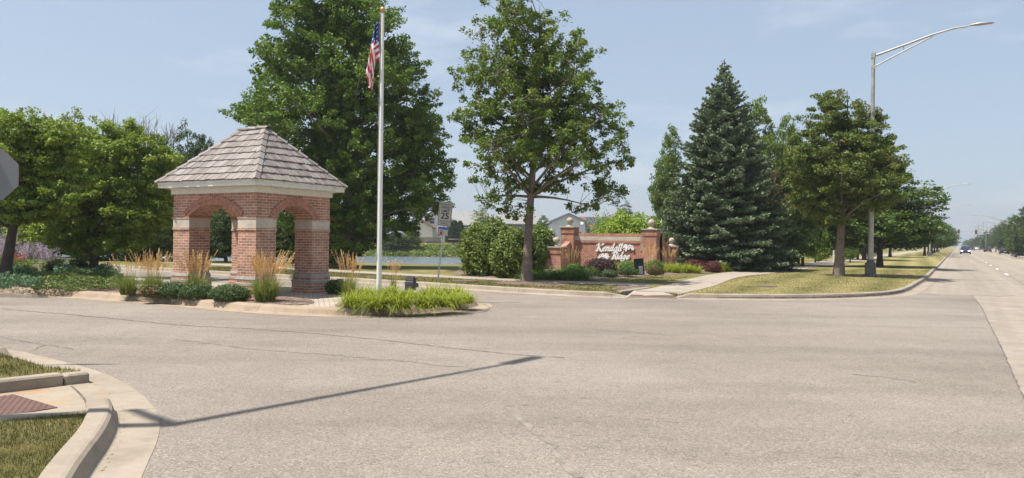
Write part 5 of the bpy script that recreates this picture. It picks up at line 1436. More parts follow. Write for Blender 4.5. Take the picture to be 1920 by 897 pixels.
b = MB(); t_ = 0.012
for bx0, bx1, bz0, bz1 in ((-hw + .02, hw - .02, z1 - .02 - t_, z1 - .02), (-hw + .02, hw - .02, z0 + .02, z0 + .02 + t_), (-hw + .02, -hw + .02 + t_, z0 + .02 + t_, z1 - .02 - t_), (hw - .02 - t_, hw - .02, z0 + .02 + t_, z1 - .02 - t_)):
    b.box(bx0, bx1, -0.009, -0.0065, bz0, bz1)
b.build('border', M_SIGNB, pl_)
def st(txt, size, zc, bold=0.003, sx=1.0): text_mesh(pl_, txt, size, M_SIGNB, Matrix.Translation((0, -0.009, zc)) @ UPR, 0.001, bold=bold, sx=sx)
st('RESIDENTIAL', 0.078, z1 - 0.105, 0.001, 0.82); st('SPEED', 0.135, z1 - 0.215, 0.002, 0.95); st('LIMIT', 0.135, z1 - 0.335, 0.002, 0.95)
st('25', 0.30, z1 - 0.515, 0.005, 1.0); st('UNLESS POSTED', 0.058, z1 - 0.695, 0.001, 0.85); st('OTHERWISE', 0.058, z1 - 0.775, 0.001, 0.85)
m = MB(); w2 = 0.165; zb1, zb0 = zs(425.5), zs(441.5); plate(m, -w2, w2, zb0, zb1, -0.0065, 0.0, 0.015); p2 = m.build('notice_panel', M_SIGNW, ss_)
m = MB(); m.box(-w2 + 0.004, w2 - 0.004, -0.0095, -0.0068, zb1 - 0.085, zb1 - 0.005); m.build('blue_header', M_BLUE, p2)
m = MB(); 
rows = [[(-0.075 + r * math.cos(R(a)), -0.0095, zs(436.5) + r * math.sin(R(a))) for a in range(0, 360, 15)] for r in (0.090, 0.072)]
m.grid(rows, 0, False, True); m.build('red_ring', M_REDP, p2)
m = MB(); m.face([(-0.075 + 0.072 * math.cos(R(a)), -0.0088, zs(436.5) + 0.072 * math.sin(R(a))) for a in range(0, 360, 15)]); m.build('ring_field', M_SIGNW, p2)
m = MB(); m.prism([(-0.115, -0.055), (-0.035, -0.055), (-0.045, 0.0), (-0.06, 0.045), (-0.085, 0.05), (-0.1, 0.02)], 0, 0.0015)
mm_ = m.mesh('emblem', M_SIGNB); mm_.transform(Matrix.Translation((0, -0.0093, zs(436.5))) @ UPR); link('emblem', mm_, p2)

# ---------------------------------------------------------------- black floodlight on the island
x, y = G(768, 552, 0.16)
fl = thing('floodlight', 'black landscape floodlight tilted up among the yellow-green grass clumps', 'floodlight', (x, y, 0.14), R(-14))
k = y / F0
m = MB(); m.rbox(-9 * k, 9 * k, -0.05, 0.16, 0.12, 0.12 + 17 * k, 0.015); m.build('housing', M_DGREY, fl)
Mx = Matrix.Translation((4 * k, 0.02, 0.12 + 16 * k)) @ Matrix.Rotation(R(-24), 4, 'X')
m = MB(); m.rbox(-11 * k, 6 * k, -0.07, 0.12, 0, 10 * k, 0.02, M=Matrix.Translation((-1 * k, 0, 0)) @ Mx); m.build('lamp_head', M_BLACK, fl)
m = MB(); m.box(8 * k, 16 * k, -0.05, 0.08, 0.12 + 6 * k, 0.12 + 14 * k, taper=0.02); m.build('side_shield', M_BLACK, fl)
m = MB(); m.tube([(0, 0.05, -0.02), (0, 0.05, 0.14)], 0.03, 8); m.build('stake', M_BLACK, fl)

# ---------------------------------------------------------------- entrance sign wall
M_WBRICK = brickmat('wall_brick', (0.45, 0.200, 0.125), (0.32, 0.135, 0.092), (0.52, 0.38, 0.28), bw=0.21, rh=0.075, ms=0.007)
M_COPE = plain('grey_stone_cap', (0.33, 0.29, 0.25), 0.9, var=0.15, scale=4, bmp=0.004)
M_BALL = plain('stone_ball', (0.38, 0.325, 0.25), 0.9, var=0.14, scale=5, bmp=0.004)
M_LET = plain('white_letters', (0.80, 0.79, 0.76), 0.45, var=0.02)
YL, YR = 38.3, 36.8
wl0, wr0 = AT(1078, 450, YL), AT(1207, 450, YR)
ax = V2(wr0) - V2(wl0); WL = ax.length; wrz = math.atan2(ax.y, ax.x)
wall = thing('entrance_sign_wall', 'brick neighbourhood entrance wall with white raised letters between two ball-topped pillars', 'sign wall', (wl0.x, wl0.y, LAWN), wrz)
zz = lambda py, px=1140: AT(px, py, (YL + YR) / 2).z - LAWN
ztopw, zb1, zb0 = zz(438), zz(443.2), zz(451.2)
m = MB(); m.box(0, WL, 0, 0.40, -0.1, zb0 - 0.13); m.build('wall', M_WBRICK, wall)
m = MB(); m.box(-0.003, WL + .003, -0.035, 0.41, zb0 - 0.13, zb0, 0); m.build('soldier_course', brickmat('soldier_brick', (0.45, 0.19, 0.11), (0.34, 0.135, 0.085), (0.45, 0.34, 0.25), bw=0.075, rh=0.21), wall)
m = MB(); m.box(-0.002, WL + .002, -0.026, 0.38, zb0, zb1); m.build('limestone_band', M_LIME, wall)
m = MB(); m.box(-0.004, WL + .004, -0.032, 0.42, zb1, ztopw, taper=0.008); m.build('brick_coping', MATS['soldier_brick'], wall)
m = MB(); m.box(WL - 0.16, WL - 0.004, -0.03, -0.012, zb0 - 0.5, zb1 - 0.002); m.build('limestone_return', M_COPE, wall)
def pier(x0, w, d, ztop, y0=-0.18, flare=0.12, name='pillar', ball=0.175):
    m = MB(); zc = ztop - 0.34
    for (a, b, fa, fb) in ((-0.1, zc * 0.55, flare, flare * 0.25), (zc * 0.55, zc, flare * 0.25, 0)):
        lo = [(x0 - fa, y0 - fa * .5, a), (x0 + w + fa, y0 - fa * .5, a), (x0 + w + fa, y0 + d, a), (x0 - fa, y0 + d, a)]
        hi = [(x0 - fb, y0 - fb * .5, b), (x0 + w + fb, y0 - fb * .5, b), (x0 + w + fb, y0 + d, b), (x0 - fb, y0 + d, b)]
        for i in range(4): m.face([lo[i], lo[(i + 1) % 4], hi[(i + 1) % 4], hi[i]])
    o = m.build(name, M_WBRICK, wall)
    m = MB(); m.box(x0 - .03, x0 + w + .03, y0 - .03, y0 + d + .03, zc, ztop - 0.09); m.build('soldier_course', MATS['soldier_brick'], o)
    m = MB(); m.box(x0 - .015, x0 + w + .015, y0 - .015, y0 + d + .015, ztop - 0.09, ztop - 0.06); m.rbox(x0 - .07, x0 + w + .07, y0 - .07, y0 + d + .07, ztop - 0.06, ztop, .015); m.build('stone_cap', M_COPE, o)
    cx, cy = x0 + w / 2, y0 + d / 2
    m = MB(); m.lathe([(0.20, ztop), (0.20, ztop + .03), (0.13, ztop + .06), (0.085, ztop + .10), (0.08, ztop + .13), (0.10, ztop + .15)], 24, 0, (cx, cy, 0))
    m.sphere((cx, cy, ztop + .13 + ball * .93), ball, nu=28, nv=18); m.build('stone_ball', M_BALL, o)
    return o
zcL, zcR = AT(1055, 425, YL).z - LAWN, AT(1225, 429.5, YR).z - LAWN
pier(-0.66, 0.66, 0.72, zcL, y0=-0.25); pier(WL, 0.66, 0.72, zcR, y0=-0.18, flare=0.08)
# left wing: short curved wall running forward to a low pier
zsm = AT(1024, 462.5, 36.6).z - LAWN
WLn = 1.15
m = MB(); N = 14; prof = []
for i in range(N + 1):
    t = i / N; prof.append((-0.25 - WLn * t, zsm + 0.0 + (zcL - 0.75 - zsm) * (1 - t) ** 2.2))
for (ya, za), (yb_, zb_) in zip(prof, prof[1:]):
    for xx, fl_ in ((-0.42, False), (-0.14, True)):
        q = [(xx, ya, -0.1), (xx, yb_, -0.1), (xx, yb_, zb_), (xx, ya, za)]; m.face(q[::-1] if not fl_ else q[::-1] if False else q)
    m.face([(-0.42, yb_, zb_), (-0.42, ya, za), (-0.14, ya, za), (-0.14, yb_, zb_)])
m.face([(-0.42, prof[-1][0], -0.1), (-0.14, prof[-1][0], -0.1), (-0.14, prof[-1][0], prof[-1][1]), (-0.42, prof[-1][0], prof[-1][1])])
m.build('wing_wall', M_WBRICK, wall)
m = MB(); m.box(-0.46, -0.10, prof[-1][0], prof[0][0], 0.20, 0.27); m.build('base_band', M_COPE, wall)
pier(-0.72, 0.78, 0.75, zsm, y0=-0.25 - WLn - 0.7, flare=0.02, name='low_pillar', ball=0.18)
pier(WL + 0.52, 0.5, 0.5, AT(1252, 461, 39.2).z - LAWN, y0=2.3, flare=0.02, name='low_pillar', ball=0.15)
m = MB(); prof2 = [(0.5 + 1.8 * t / 8, AT(1252, 461, 39.2).z - LAWN + 0.55 * (1 - t / 8) ** 2) for t in range(9)]
for (ya, za), (yb_, zb_) in zip(prof2, prof2[1:]):
    for xx in (WL + 0.5, WL + 0.78): m.face([(xx, ya, -0.1), (xx, yb_, -0.1), (xx, yb_, zb_), (xx, ya, za)])
    m.face([(WL + .5, yb_, zb_), (WL + .5, ya, za), (WL + .78, ya, za), (WL + .78, yb_, zb_)])
m.build('wing_wall', M_WBRICK, wall)
# calligraphic letters drawn with a broad nib
GL_ = {
 'K': (1.42, [[(-.12, 1.5), (.05, 1.78), (.35, 1.82)], [(.36, 1.85), (.34, .9), (.33, .04)], [(.08, .02), (.33, .0), (.6, .04)], [(1.28, 1.8), (1.0, 1.72), (.42, .98)], [(.46, 1.02), (.85, .45), (1.15, .0), (1.5, -.16)], [(1.1, 1.86), (1.4, 1.74)]]),
 'e': (.78, [[(.14, .5), (.5, .58), (.62, .82), (.46, 1.0), (.24, .85), (.12, .45), (.26, .06), (.5, .06), (.74, .3)]]),
 'n': (.92, [[(-.02, .84), (.14, 1.0), (.16, .9), (.15, .0)], [(.17, .62), (.42, .96), (.6, .98), (.64, .75), (.6, .12), (.72, .04), (.88, .16)]]),
 'd': (.92, [[(.60, .86), (.40, 1.0), (.18, .8), (.08, .4), (.16, .06), (.34, .08), (.58, .45)], [(.50, 1.78), (.66, 1.92), (.62, 1.0), (.6, .12), (.72, .04), (.86, .16)]]),
 'a': (.92, [[(.60, .90), (.40, 1.0), (.18, .8), (.08, .4), (.16, .06), (.34, .08), (.58, .45)], [(.64, 1.0), (.61, .5), (.6, .12), (.72, .04), (.88, .16)]]),
 'l': (.46, [[(.02, 1.76), (.18, 1.92), (.16, 1.0), (.14, .12), (.26, .04), (.42, .16)]]),
 'R': (1.22, [[(-.14, 1.5), (.05, 1.78), (.4, 1.86), (.8, 1.82), (1.0, 1.5), (.82, 1.1), (.4, .98)], [(.32, 1.84), (.31, .9), (.3, .04)], [(.06, .02), (.3, .0), (.56, .04)], [(.55, 1.0), (.85, .42), (1.05, .08), (1.36, -.14)]]),
 'i': (.46, [[(.0, .84), (.16, 1.0), (.15, .6), (.14, .12), (.26, .04), (.42, .16)], [(.16, 1.36), (.19, 1.42)]]),
 'g': (.92, [[(.60, .90), (.40, 1.0), (.18, .8), (.08, .42), (.18, .12), (.36, .16), (.58, .5)], [(.66, 1.0), (.62, .4), (.58, -.3), (.34, -.62), (.02, -.52), (-.1, -.34)]]),
}
def nibmask(strokes, sx, sz, shear, nib, ang, cell, th=0.010, closedpts=True):
    pts = []
    for s in strokes:
        if len(s) == 2: P = [V2(s[0]).lerp(V2(s[1]), t / 12) for t in range(13)]
        else: P = catmull(s, 0.03)
        pts += [((p.x + shear * p.y) * sx, p.y * sz) for p in P]
    A = np.array(pts); n2 = np.array([math.cos(ang), math.sin(ang)]) * nib / 2
    B = np.concatenate([A + n2 * t for t in np.linspace(-1, 1, 9)])
    x0, z0 = B.min(0) - 0.03; x1, z1 = B.max(0) + 0.03
    nx, nz_ = int((x1 - x0) / cell), int((z1 - z0) / cell)
    gx, gz_ = x0 + (np.arange(nx) + .5) * cell, z0 + (np.arange(nz_) + .5) * cell
    M_ = np.zeros((nx, nz_), bool)
    for bx_, bz_ in B:
        i, j = int((bx_ - x0) / cell), int((bz_ - z0) / cell); r = int(th / cell) + 2
        a, b_ = slice(max(0, i - r), i + r + 1), slice(max(0, j - r), j + r + 1)
        M_[a, b_] |= ((gx[a][:, None] - bx_) ** 2 + (gz_[b_][None] - bz_) ** 2) < th * th
    return M_, x0, z0
def mask_mesh(name, M_, x0, z0, cell, ox, oz, y0, y1, mat, parent):
    m = MB(); nx, nz_ = M_.shape
    X = lambda i: ox + x0 + i * cell
    Z = lambda j: oz + z0 + j * cell
    for i in range(nx):
        j = 0
        while j < nz_:
            if M_[i, j]:
                j1 = j
                while j1 < nz_ and M_[i, j1]: j1 += 1
                m.face([(X(i), y0, Z(j)), (X(i + 1), y0, Z(j)), (X(i + 1), y0, Z(j1)), (X(i), y0, Z(j1))])
                m.face([(X(i), y0, Z(j)), (X(i), y1, Z(j)), (X(i + 1), y1, Z(j)), (X(i + 1), y0, Z(j))]); m.face([(X(i), y0, Z(j1)), (X(i + 1), y0, Z(j1)), (X(i + 1), y1, Z(j1)), (X(i), y1, Z(j1))])
                j = j1
            else: j += 1
    for i in range(nx + 1):
        for j in range(nz_):
            a = M_[i - 1, j] if i > 0 else False; b = M_[i, j] if i < nx else False
            if a != b: m.face([(X(i), y0, Z(j)), (X(i), y1, Z(j)), (X(i), y1, Z(j + 1)), (X(i), y0, Z(j + 1))])
    return m.build(name, mat, parent)
def wpx(px, py):           # a point of the photo on the wall face
    p = AT(px, py, 37.5); o_ = ray(px, py)
    n_ = Vector((-math.sin(wrz), math.cos(wrz)))
    t = n_.dot(V2(wl0)) / (o_[0] * n_.x + o_[1] * n_.y)
    q = Vector((o_[0] * t, o_[1] * t)); return (q - V2(wl0)).dot(ax.normalized()), CAM_H + o_[2] * t - LAWN
def write(txt, pxl, pyl, pxr, cap_px):
    x0, zb_ = wpx(pxl, pyl); x1, _ = wpx(pxr, pyl); _, zc_ = wpx(pxl, pyl - cap_px)
    tot = sum(GL_[c][0] for c in txt) + 0.28 * 1.0
    sxx = (x1 - x0) / tot; szz = (zc_ - zb_) / 1.9; pen = x0
    for c in txt:
        M_, a, b_ = nibmask(GL_[c][1], sxx, szz, 0.26, 0.066, R(38), 0.008, th=0.0135)
        mask_mesh('letter', M_, a, b_, 0.008, pen, zb_, -0.075, -0.03, M_LET, wall)
        pen += GL_[c][0] * sxx
write('Kendall', 1117.5, 470.2, 1168, 13.0)
write('Ridge', 1147, 485.3, 1182, 12.6)
def scroll(pxc, pyc, wpx_, flip):
    x0, z0_ = wpx(pxc, pyc); s = wpx_ / F0 * 37.5 / 2.6; f = -1 if flip else 1
    def curl(cx, cy, r, a0, a1, n=14): return [(f * (cx + r * (1 - 0.35 * i / n) * math.cos(R(a0 + (a1 - a0) * i / n))), cy + r * (1 - 0.35 * i / n) * math.sin(R(a0 + (a1 - a0) * i / n))) for i in range(n + 1)]
    leafs = [[(f * -1.2, -.1), (f * -.75, .05), (f * -.35, .0)], [(f * -1.05, .35), (f * -.7, .2), (f * -.35, .02)], [(f * -.75, .6), (f * -.55, .3), (f * -.32, .05)], [(f * -.35, .62), (f * -.36, .3), (f * -.3, .05)],
             [(f * -.95, -.5), (f * -.65, -.3), (f * -.35, -.05)], [(f * -.5, -.75), (f * -.42, -.4), (f * -.3, -.05)], [(f * -.3, 0), (f * .0, .1), (f * .2, .45)]]
    vines = [curl(.28, .32, .34, -150, 170), curl(.78, .12, .30, 120, -160), curl(1.02, -.3, .26, 80, -190), [(f * -.3, 0), (f * .1, -.15), (f * .5, -.05), (f * .9, -.25), (f * 1.2, -.05)], curl(.15, -.25, .2, 30, 300)]
    M1, a, b_ = nibmask(leafs, s, s, 0.0, 0.05, R(30), 0.008, th=0.018)
    mask_mesh('scroll_ornament', M1, a, b_, 0.008, x0, z0_, -0.075, -0.03, M_LET, wall)
    M1, a, b_ = nibmask(vines, s, s, 0.0, 0.022, R(30), 0.008, th=0.016)
    mask_mesh('scroll_ornament', M1, a, b_, 0.008, x0, z0_, -0.068, -0.03, M_LET, wall)
scroll(1178.5, 464.5, 22, False); scroll(1133.0, 481, 22, True)
# black box light in front of the sign
x, y = G(1200, 518, LAWN)
bl = thing('sign_floodlight', 'tall black framed floodlight box standing before the letters, back towards the road', 'floodlight', (x, y, LAWN), R(-8))
k = y / F0; bl.rotation_euler.y = R(-6)
h = 33 * k; w = 9 * k
m = MB()
for a in ((-w, -w + .03), (w - .03, w)): m.box(a[0], a[1], 0, 0.22, 0.05, h)
m.box(-w + .031, w - .031, 0, 0.22, h - .03, h - .001); m.box(-w + .031, w - .031, 0.0, 0.22, 0.05, 0.09); m.build('frame', M_BLACK, bl)
m = MB(); m.box(-w + .031, w - .031, 0.10, 0.12, 0.09, h - .031); m.build('back_panel', M_DGREY, bl)
m = MB(); m.box(-w * .3, -w * .2, 0.02, 0.05, h * .4, h - .031); m.box(w * .25, w * .35, 0.02, 0.05, h * .45, h - .031); m.build('bracket', M_BLACK, bl)
m = MB(); m.rbox(-w * .1, w * .75, 0.0, 0.09, 0.095, h * .55, .01); m.build('ballast_box', plain('grey_box', (0.20, 0.22, 0.25), 0.5), bl)
m = MB(); m.box(-w * .1, w * .8, 0.0, 0.1, -0.02, 0.05); m.build('foot', M_METAL, bl)
x, y = G(1160, 512, BD); pst = thing('wooden_stake', 'short pale wooden stake among the shrubs under the letters', 'stake', (x, y, LAWN)); m = MB(); m.box(-.035, .035, -.02, .02, 0, 0.45, taper=.004); m.build('stake', plain('pale_wood', (0.45, 0.30, 0.17), 0.8), pst)

# ---------------------------------------------------------------- street lamps
def lamp(label, x, y, z, H, arm, head, ang, group, base_h=0.75):
    root = thing('street_lamp', label, 'street lamp', (x, y, z), ang, group)
    r = H * 0.0125
    m = MB(); m.tube([(0, 0, 0.02), (0, 0, H * 0.5), (0, 0, H)], [r, r * 0.8, r * 0.6], 16); m.build('pole', M_LAMPM, root)
    m = MB(); m.rbox(-.33, .33, -.33, .33, -0.05, 0.10, .03); m.rbox(-.22, .22, -.22, .22, 0.10, base_h - .1, .03); m.lathe([(.2, base_h - .1), (.14, base_h), (.13, base_h + .05)], 16); m.build('base', M_LAMPD, root)
    rise = arm * 0.24
    P = [(0.02, 0, H - 0.12), (arm * .3, 0, H - 0.12 + rise * .36), (arm * .62, 0, H - 0.12 + rise * .76), (arm * .85, 0, H - 0.12 + rise * .97), (arm, 0, H - 0.12 + rise)]
    m = MB(); m.tube(P, [.055, .05, .045, .038, .035], 10); m.tube([(0.02, 0, H - 0.62), (arm * .3, 0, H - 0.55 + rise * .52), (arm * .64, 0, H - 0.17 + rise * .76)], [.035, .032, .03], 8)
    m.tube([(arm * .33, 0, H - .12 + rise * .38), (arm * .33, 0, H - 0.50 + rise * .52)], .02, 6); m.box(-.09, .09, -.09, .09, H - .2, H + .03); m.box(-.08, .08, -.08, .08, H - .7, H - .55); m.build('arm', M_LAMPM, root)
    z_ = H - .12 + rise; m = MB()
    rows = []
    for t, w_, h_ in ((0, .03, .03), (.12, .08, .06), (.3, .15, .09), (.6, .17, .08), (.9, .12, .05), (1.0, .03, .02)):
        cx = arm + head * t; rows.append([(cx, w_ * math.cos(a), z_ + 0.02 + h_ * math.sin(a) * (1 if math.sin(a) > 0 else 0.35)) for a in [k_ * math.pi / 6 for k_ in range(12)]])
    m.grid(rows, 0, True, True); m.face(rows[0][::-1]); m.face(rows[-1]); m.sphere((arm + .25, 0, z_ + .13), .045, nu=8, nv=6); m.build('lamp_head', M_LAMPM, root)
    return root
GLp = 'street lamps along the main road'
x, y = G(1632, 519.5, LAWN)
HL = AT(1636.5, 101, y).z - LAWN
arm_ang = math.atan2(RR.y, RR.x)
lamp('tall curved-arm street lamp with dark base on the mown corner lawn', x, y, LAWN, HL, 3.75, 0.95, arm_ang, GLp)
x, y = RP(-3.6, 88)
lamp('second street lamp standing among the row of street trees', x, y, LAWN, AT(1739, 358, y).z - LAWN, 3.75, 0.95, arm_ang, GLp)
x, y = RP(-4.0, 165); lamp('third street lamp, tiny above the far end of the tree row', x, y, LAWN, 9.5, 5.0, 1.1, arm_ang, GLp)
back_ang = arm_ang + math.pi
for i, (px, Y, top) in enumerate(((1900, 122, 416), (1888, 165, 424), (1849, 225, 431), (1838, 320, 440), (1858, 260, 428))):
    p = AT(px, top, Y); lamp('hazy street lamp on the far side of the road, ' + ('nearest to the right edge', 'second from the right edge', 'just left of the far poles', 'farthest and smallest', 'between the far poles')[i], p.x, p.y, LAWN, p.z - LAWN, 5.0, 1.0, back_ang + R(-6), 'street lamps on the far side of the road')
# lamp outside the frame whose shadow crosses the road
SH = 9.0
cot = 1 / math.tan(SUN_EL)
def shadow_src(px, py, h):
    g = V2(G(px, py)); return g + Vector((SUN_H.x, SUN_H.y)) * cot * h
j0 = shadow_src(312, 798, SH); tip = shadow_src(1005, 670, SH + 1.2); 
lo_ = thing('street_lamp', 'street lamp beside the near corner casting its long arm shadow over the road', 'street lamp', (j0.x, j0.y, LAWN), math.atan2((tip - j0).y, (tip - j0).x))
La = (tip - j0).length
m = MB(); m.tube([(0, 0, 0), (0, 0, SH)], [.11, .075], 16); m.build('pole', M_LAMPM, lo_)
m = MB(); m.tube([(0.0, 0, SH), (La * .5, 0, SH + .7), (La - .75, 0, SH + 1.2)], [.06, .05, .04], 10); m.build('arm', M_LAMPM, lo_)
m = MB(); m.rbox(La - .8, La, -.10, .10, SH + 1.13, SH + 1.23, .04); m.build('lamp_head', M_LAMPM, lo_)
bs = shadow_src(236, 771, SH) - j0; a_ = -math.atan2((tip - j0).y, (tip - j0).x)
m = MB(); m.tube([(0, 0, SH - .02), (bs.x * math.cos(a_) - bs.y * math.sin(a_), bs.x * math.sin(a_) + bs.y * math.cos(a_), SH)], [.075, .06], 8); m.build('bracket', M_LAMPM, lo_)  # stub added so its shadow makes the short second branch on the road

# ---------------------------------------------------------------- stop sign seen from behind
sp_ = AT(-16, 327.5, 9.0)
so = thing('stop_sign', 'grey back of an octagonal stop sign cut by the left edge of the picture', 'road sign', (sp_.x, 9.0, LAWN), R(6))
zc_ = sp_.z - LAWN; r_ = 0.328
m = MB(); O8 = [(r_ * math.cos(R(22.5 + 45 * k)), zc_ + r_ * math.sin(R(22.5 + 45 * k))) for k in range(8)]
m.face([(x, 0, z) for x, z in O8]); m.build('sign_panel', M_SIGNBACK, so)
m = MB(); m.face([(x, 0.004, z) for x, z in O8[::-1]])
for a, b in zip(O8, O8[1:] + O8[:1]): m.face([(a[0], 0, a[1]), (a[0], .004, a[1]), (b[0], .004, b[1]), (b[0], 0, b[1])])
m.build('red_face', M_REDP, so)
m = MB(); m.box(-.025, .025, -.035, -.003, -.1, zc_ + r_ * .9); m.build('post', M_METAL, so)
text_mesh(so, 'STOP', 0.24, M_WHITEP, Matrix.Translation((0, 0.006, zc_)) @ Matrix.Rotation(math.pi, 4, 'Z') @ UPR, 0.001)

# ---------------------------------------------------------------- utility covers
def cover_disc(label, px, py, r, z):
    x, y = G(px, py, z); m = MB(); m.lathe([(r, -.01), (r, .012), (r * .9, .016), (r * .88, .010), (0.001, .012)], 24); o = m.build('utility_cover', plain('rusty_iron', (0.14, 0.10, 0.08), 0.9, var=0.3, scale=9) if 'rusty_iron' not in MATS else MATS['rusty_iron'], loc=(x, y, z)); tag(o, label, 'utility cover')
cover_disc('round utility cover in the verge between speed sign and maple', 872, 527, 0.48, LAWN + .02)
cover_disc('round utility cover in the mown corner lawn', 1438, 537, 0.33, LAWN + .02)
x, y = G(1563, 492, LAWN); mk_ = thing('utility_marker', 'small white marker post beside the walking path', 'marker post', (x, y, LAWN)); m = MB(); m.rbox(-.05, .05, -.03, .03, 0, 1.0, .01); m.build('post', M_WHITEP, mk_)

# ---------------------------------------------------------------- houses across the pond
M_SIDE = {'white': plain('white_siding', (0.70, 0.68, 0.63), 0.8, var=.05), 'beige': plain('beige_siding', (0.78, 0.73, 0.64), 0.8, var=.05), 'navy': plain('navy_siding', (0.055, 0.075, 0.11), 0.8, var=.1), 'grey': plain('grey_siding', (0.20, 0.21, 0.22), 0.8, var=.06)}
M_ROOFG = plain('grey_shingles', (0.23, 0.225, 0.22), 0.95, var=.15, scale=2); M_ROOFR = plain('red_brown_shingles', (0.19, 0.085, 0.075), 0.95, var=.15, scale=2)
M_GLASS = plain('window_glass', (0.05, 0.06, 0.07), 0.08, spec=0.8); M_FRAME = plain('window_frame', (0.72, 0.71, 0.69), 0.6)
def house(label, X, Y, z, w, d, hw_, hr2, wallm, roofm, ridge, wins, rz=0.0, ov=0.4, chim=False):
    root = thing('house', label, 'house', (X, Y, z), rz, 'houses across the pond')
    m = MB(); m.box(-w / 2, w / 2, 0, d, -1.5, hw_)
    if ridge == 'y':
        m.face([(-w / 2, 0, hw_), (w / 2, 0, hw_), (0, 0, hw_ + hr2)]); m.face([(w / 2, d, hw_), (-w / 2, d, hw_), (0, d, hw_ + hr2)])
    else:
        m.face([(-w / 2, 0, hw_), (-w / 2, d / 2, hw_ + hr2), (-w / 2, d, hw_)]); m.face([(w / 2, 0, hw_), (w / 2, d, hw_), (w / 2, d / 2, hw_ + hr2)])
    m.build('wall', wallm, root)
    m = MB(); t = 0.18
    if ridge == 'y':
        sl_ = hr2 / (w / 2); e = ov
        for s in (-1, 1):
            a = (s * (w / 2 + e), hw_ - sl_ * e); b = (0, hw_ + hr2)
            m.face([(a[0], -e, a[1] + t), (a[0], d + e, a[1] + t), (b[0], d + e, b[1] + t), (b[0], -e, b[1] + t)][::s])
            m.face([(a[0], -e, a[1]), (a[0], -e, a[1] + t), (b[0], -e, b[1] + t), (b[0], -e, b[1])]); m.face([(a[0], -e, a[1]), (a[0], d + e, a[1]), (a[0], d + e, a[1] + t), (a[0], -e, a[1] + t)]); m.face([(a[0], -e, a[1]), (b[0], -e, b[1]), (b[0], d + e, b[1]), (a[0], d + e, a[1])])
    else:
        sl_ = hr2 / (d / 2); e = ov
        for y0, s in ((0, -1), (d, 1)):
            a = (y0 + s * e, hw_ - sl_ * e); b = (d / 2, hw_ + hr2)
            m.face([(-w / 2 - e, a[0], a[1] + t), (w / 2 + e, a[0], a[1] + t), (w / 2 + e, b[0], b[1] + t), (-w / 2 - e, b[0], b[1] + t)])
            m.face([(-w / 2 - e, a[0], a[1]), (w / 2 + e, a[0], a[1]), (w / 2 + e, a[0], a[1] + t), (-w / 2 - e, a[0], a[1] + t)])
            m.face([(-w / 2 - e, a[0], a[1]), (w / 2 + e, a[0], a[1]), (w / 2 + e, b[0], b[1]), (-w / 2 - e, b[0], b[1])])
            for q in (-1, 1): m.face([(q * (w / 2 + e), a[0], a[1]), (q * (w / 2 + e), a[0], a[1] + t), (q * (w / 2 + e), b[0], b[1] + t), (q * (w / 2 + e), b[0], b[1])])
    ro = m.build('roof', roofm, root)
    m = MB(); ez = hw_ - sl_ * ov
    if ridge == 'x': m.box(-w / 2 - ov, w / 2 + ov, -ov - .12, -ov - .004, ez + .02, ez + .16); m.build('gutter', M_FRAME, ro)
    for (wx, wz, ww, wh, nx, nz2) in wins:
        m = MB(); m.box(wx - ww / 2 - .1, wx + ww / 2 + .1, -.06, -.003, wz - .1, wz + wh + .1)
        f = m.build('window', M_FRAME, root); m = MB()
        for i in range(nx):
            for j in range(nz2):
                a0 = wx - ww / 2 + ww * i / nx + .05; a1 = wx - ww / 2 + ww * (i + 1) / nx - .05; b0 = wz + wh * j / nz2 + .05; b1 = wz + wh * (j + 1) / nz2 - .05
                m.face([(a0, -.064, b0), (a1, -.064, b0), (a1, -.064, b1), (a0, -.064, b1)])
        m.build('pane', M_GLASS, f)
    if chim: m = MB(); m.box(w * .2, w * .2 + .5, d / 2 - .4, d / 2 + .4, hw_, hw_ + hr2 + .8); m.build('chimney', M_ROOFG, ro)
    return root
def hz(px, py, Y): p = AT(px, py, Y); return p.x, p.z
Yh = 150; gz_ = 1.5; k = Yh / F0
x, _ = hz(884, 440, Yh); house('navy house with a grey roof and a white six-pane window across the pond', x, Yh, gz_, 5.6, 9, 2.95, 1.5, M_SIDE['navy'], M_ROOFG, 'x', [(-1.25, .75, 1.6, 1.7, 2, 2), (2.0, .7, .9, 1.4, 1, 2)])
x, _ = hz(868, 440, Yh + 8); house('long grey roofed house behind the navy one', x, Yh + 9, gz_, 9.5, 8, 4.2, 1.7, M_SIDE['grey'], M_ROOFG, 'x', [(-3, 2.2, 1.2, 1.2, 2, 1)])
x, _ = hz(818, 440, 148); house('white two storey house beside the navy house', x, 148, gz_, 4.2, 8, 4.4, 1.5, M_SIDE['white'], M_ROOFG, 'y', [(-.8, 3.0, .9, 1.2, 1, 2), (.9, .6, 1.2, 1.8, 2, 1)])
x, _ = hz(787, 440, 146); house('pale house with low gable half hidden by the big maple branches', x, 146, gz_ - .3, 4.8, 8, 2.6, 1.4, M_SIDE['beige'], M_ROOFR, 'y', [(-.8, .7, 1.6, 1.1, 2, 1)])
x, _ = hz(970, 440, 160); house('grey roofed house behind the maple trunk', x, 160, gz_, 8, 9, 3.6, 2.2, M_SIDE['grey'], M_ROOFG, 'x', [(0, 1.5, 1.2, 1.2, 2, 1)])
kb = 95; x, _ = hz(1066, 440, kb)
hgt = AT(1066, 416, kb).z + .0; hap = AT(1066, 402, kb).z
house('beige house with a broad front gable rising behind the left pillar of the sign', x, kb, 0.0, 4.2, 9, hgt, hap - hgt, M_SIDE['beige'], M_ROOFG, 'y', [(1.3, 2.2, .7, .5, 1, 1)], ov=.35)
x, _ = hz(1120, 440, kb + 2); hr_top = AT(1120, 410, kb + 6).z; he = AT(1120, 428, kb).z
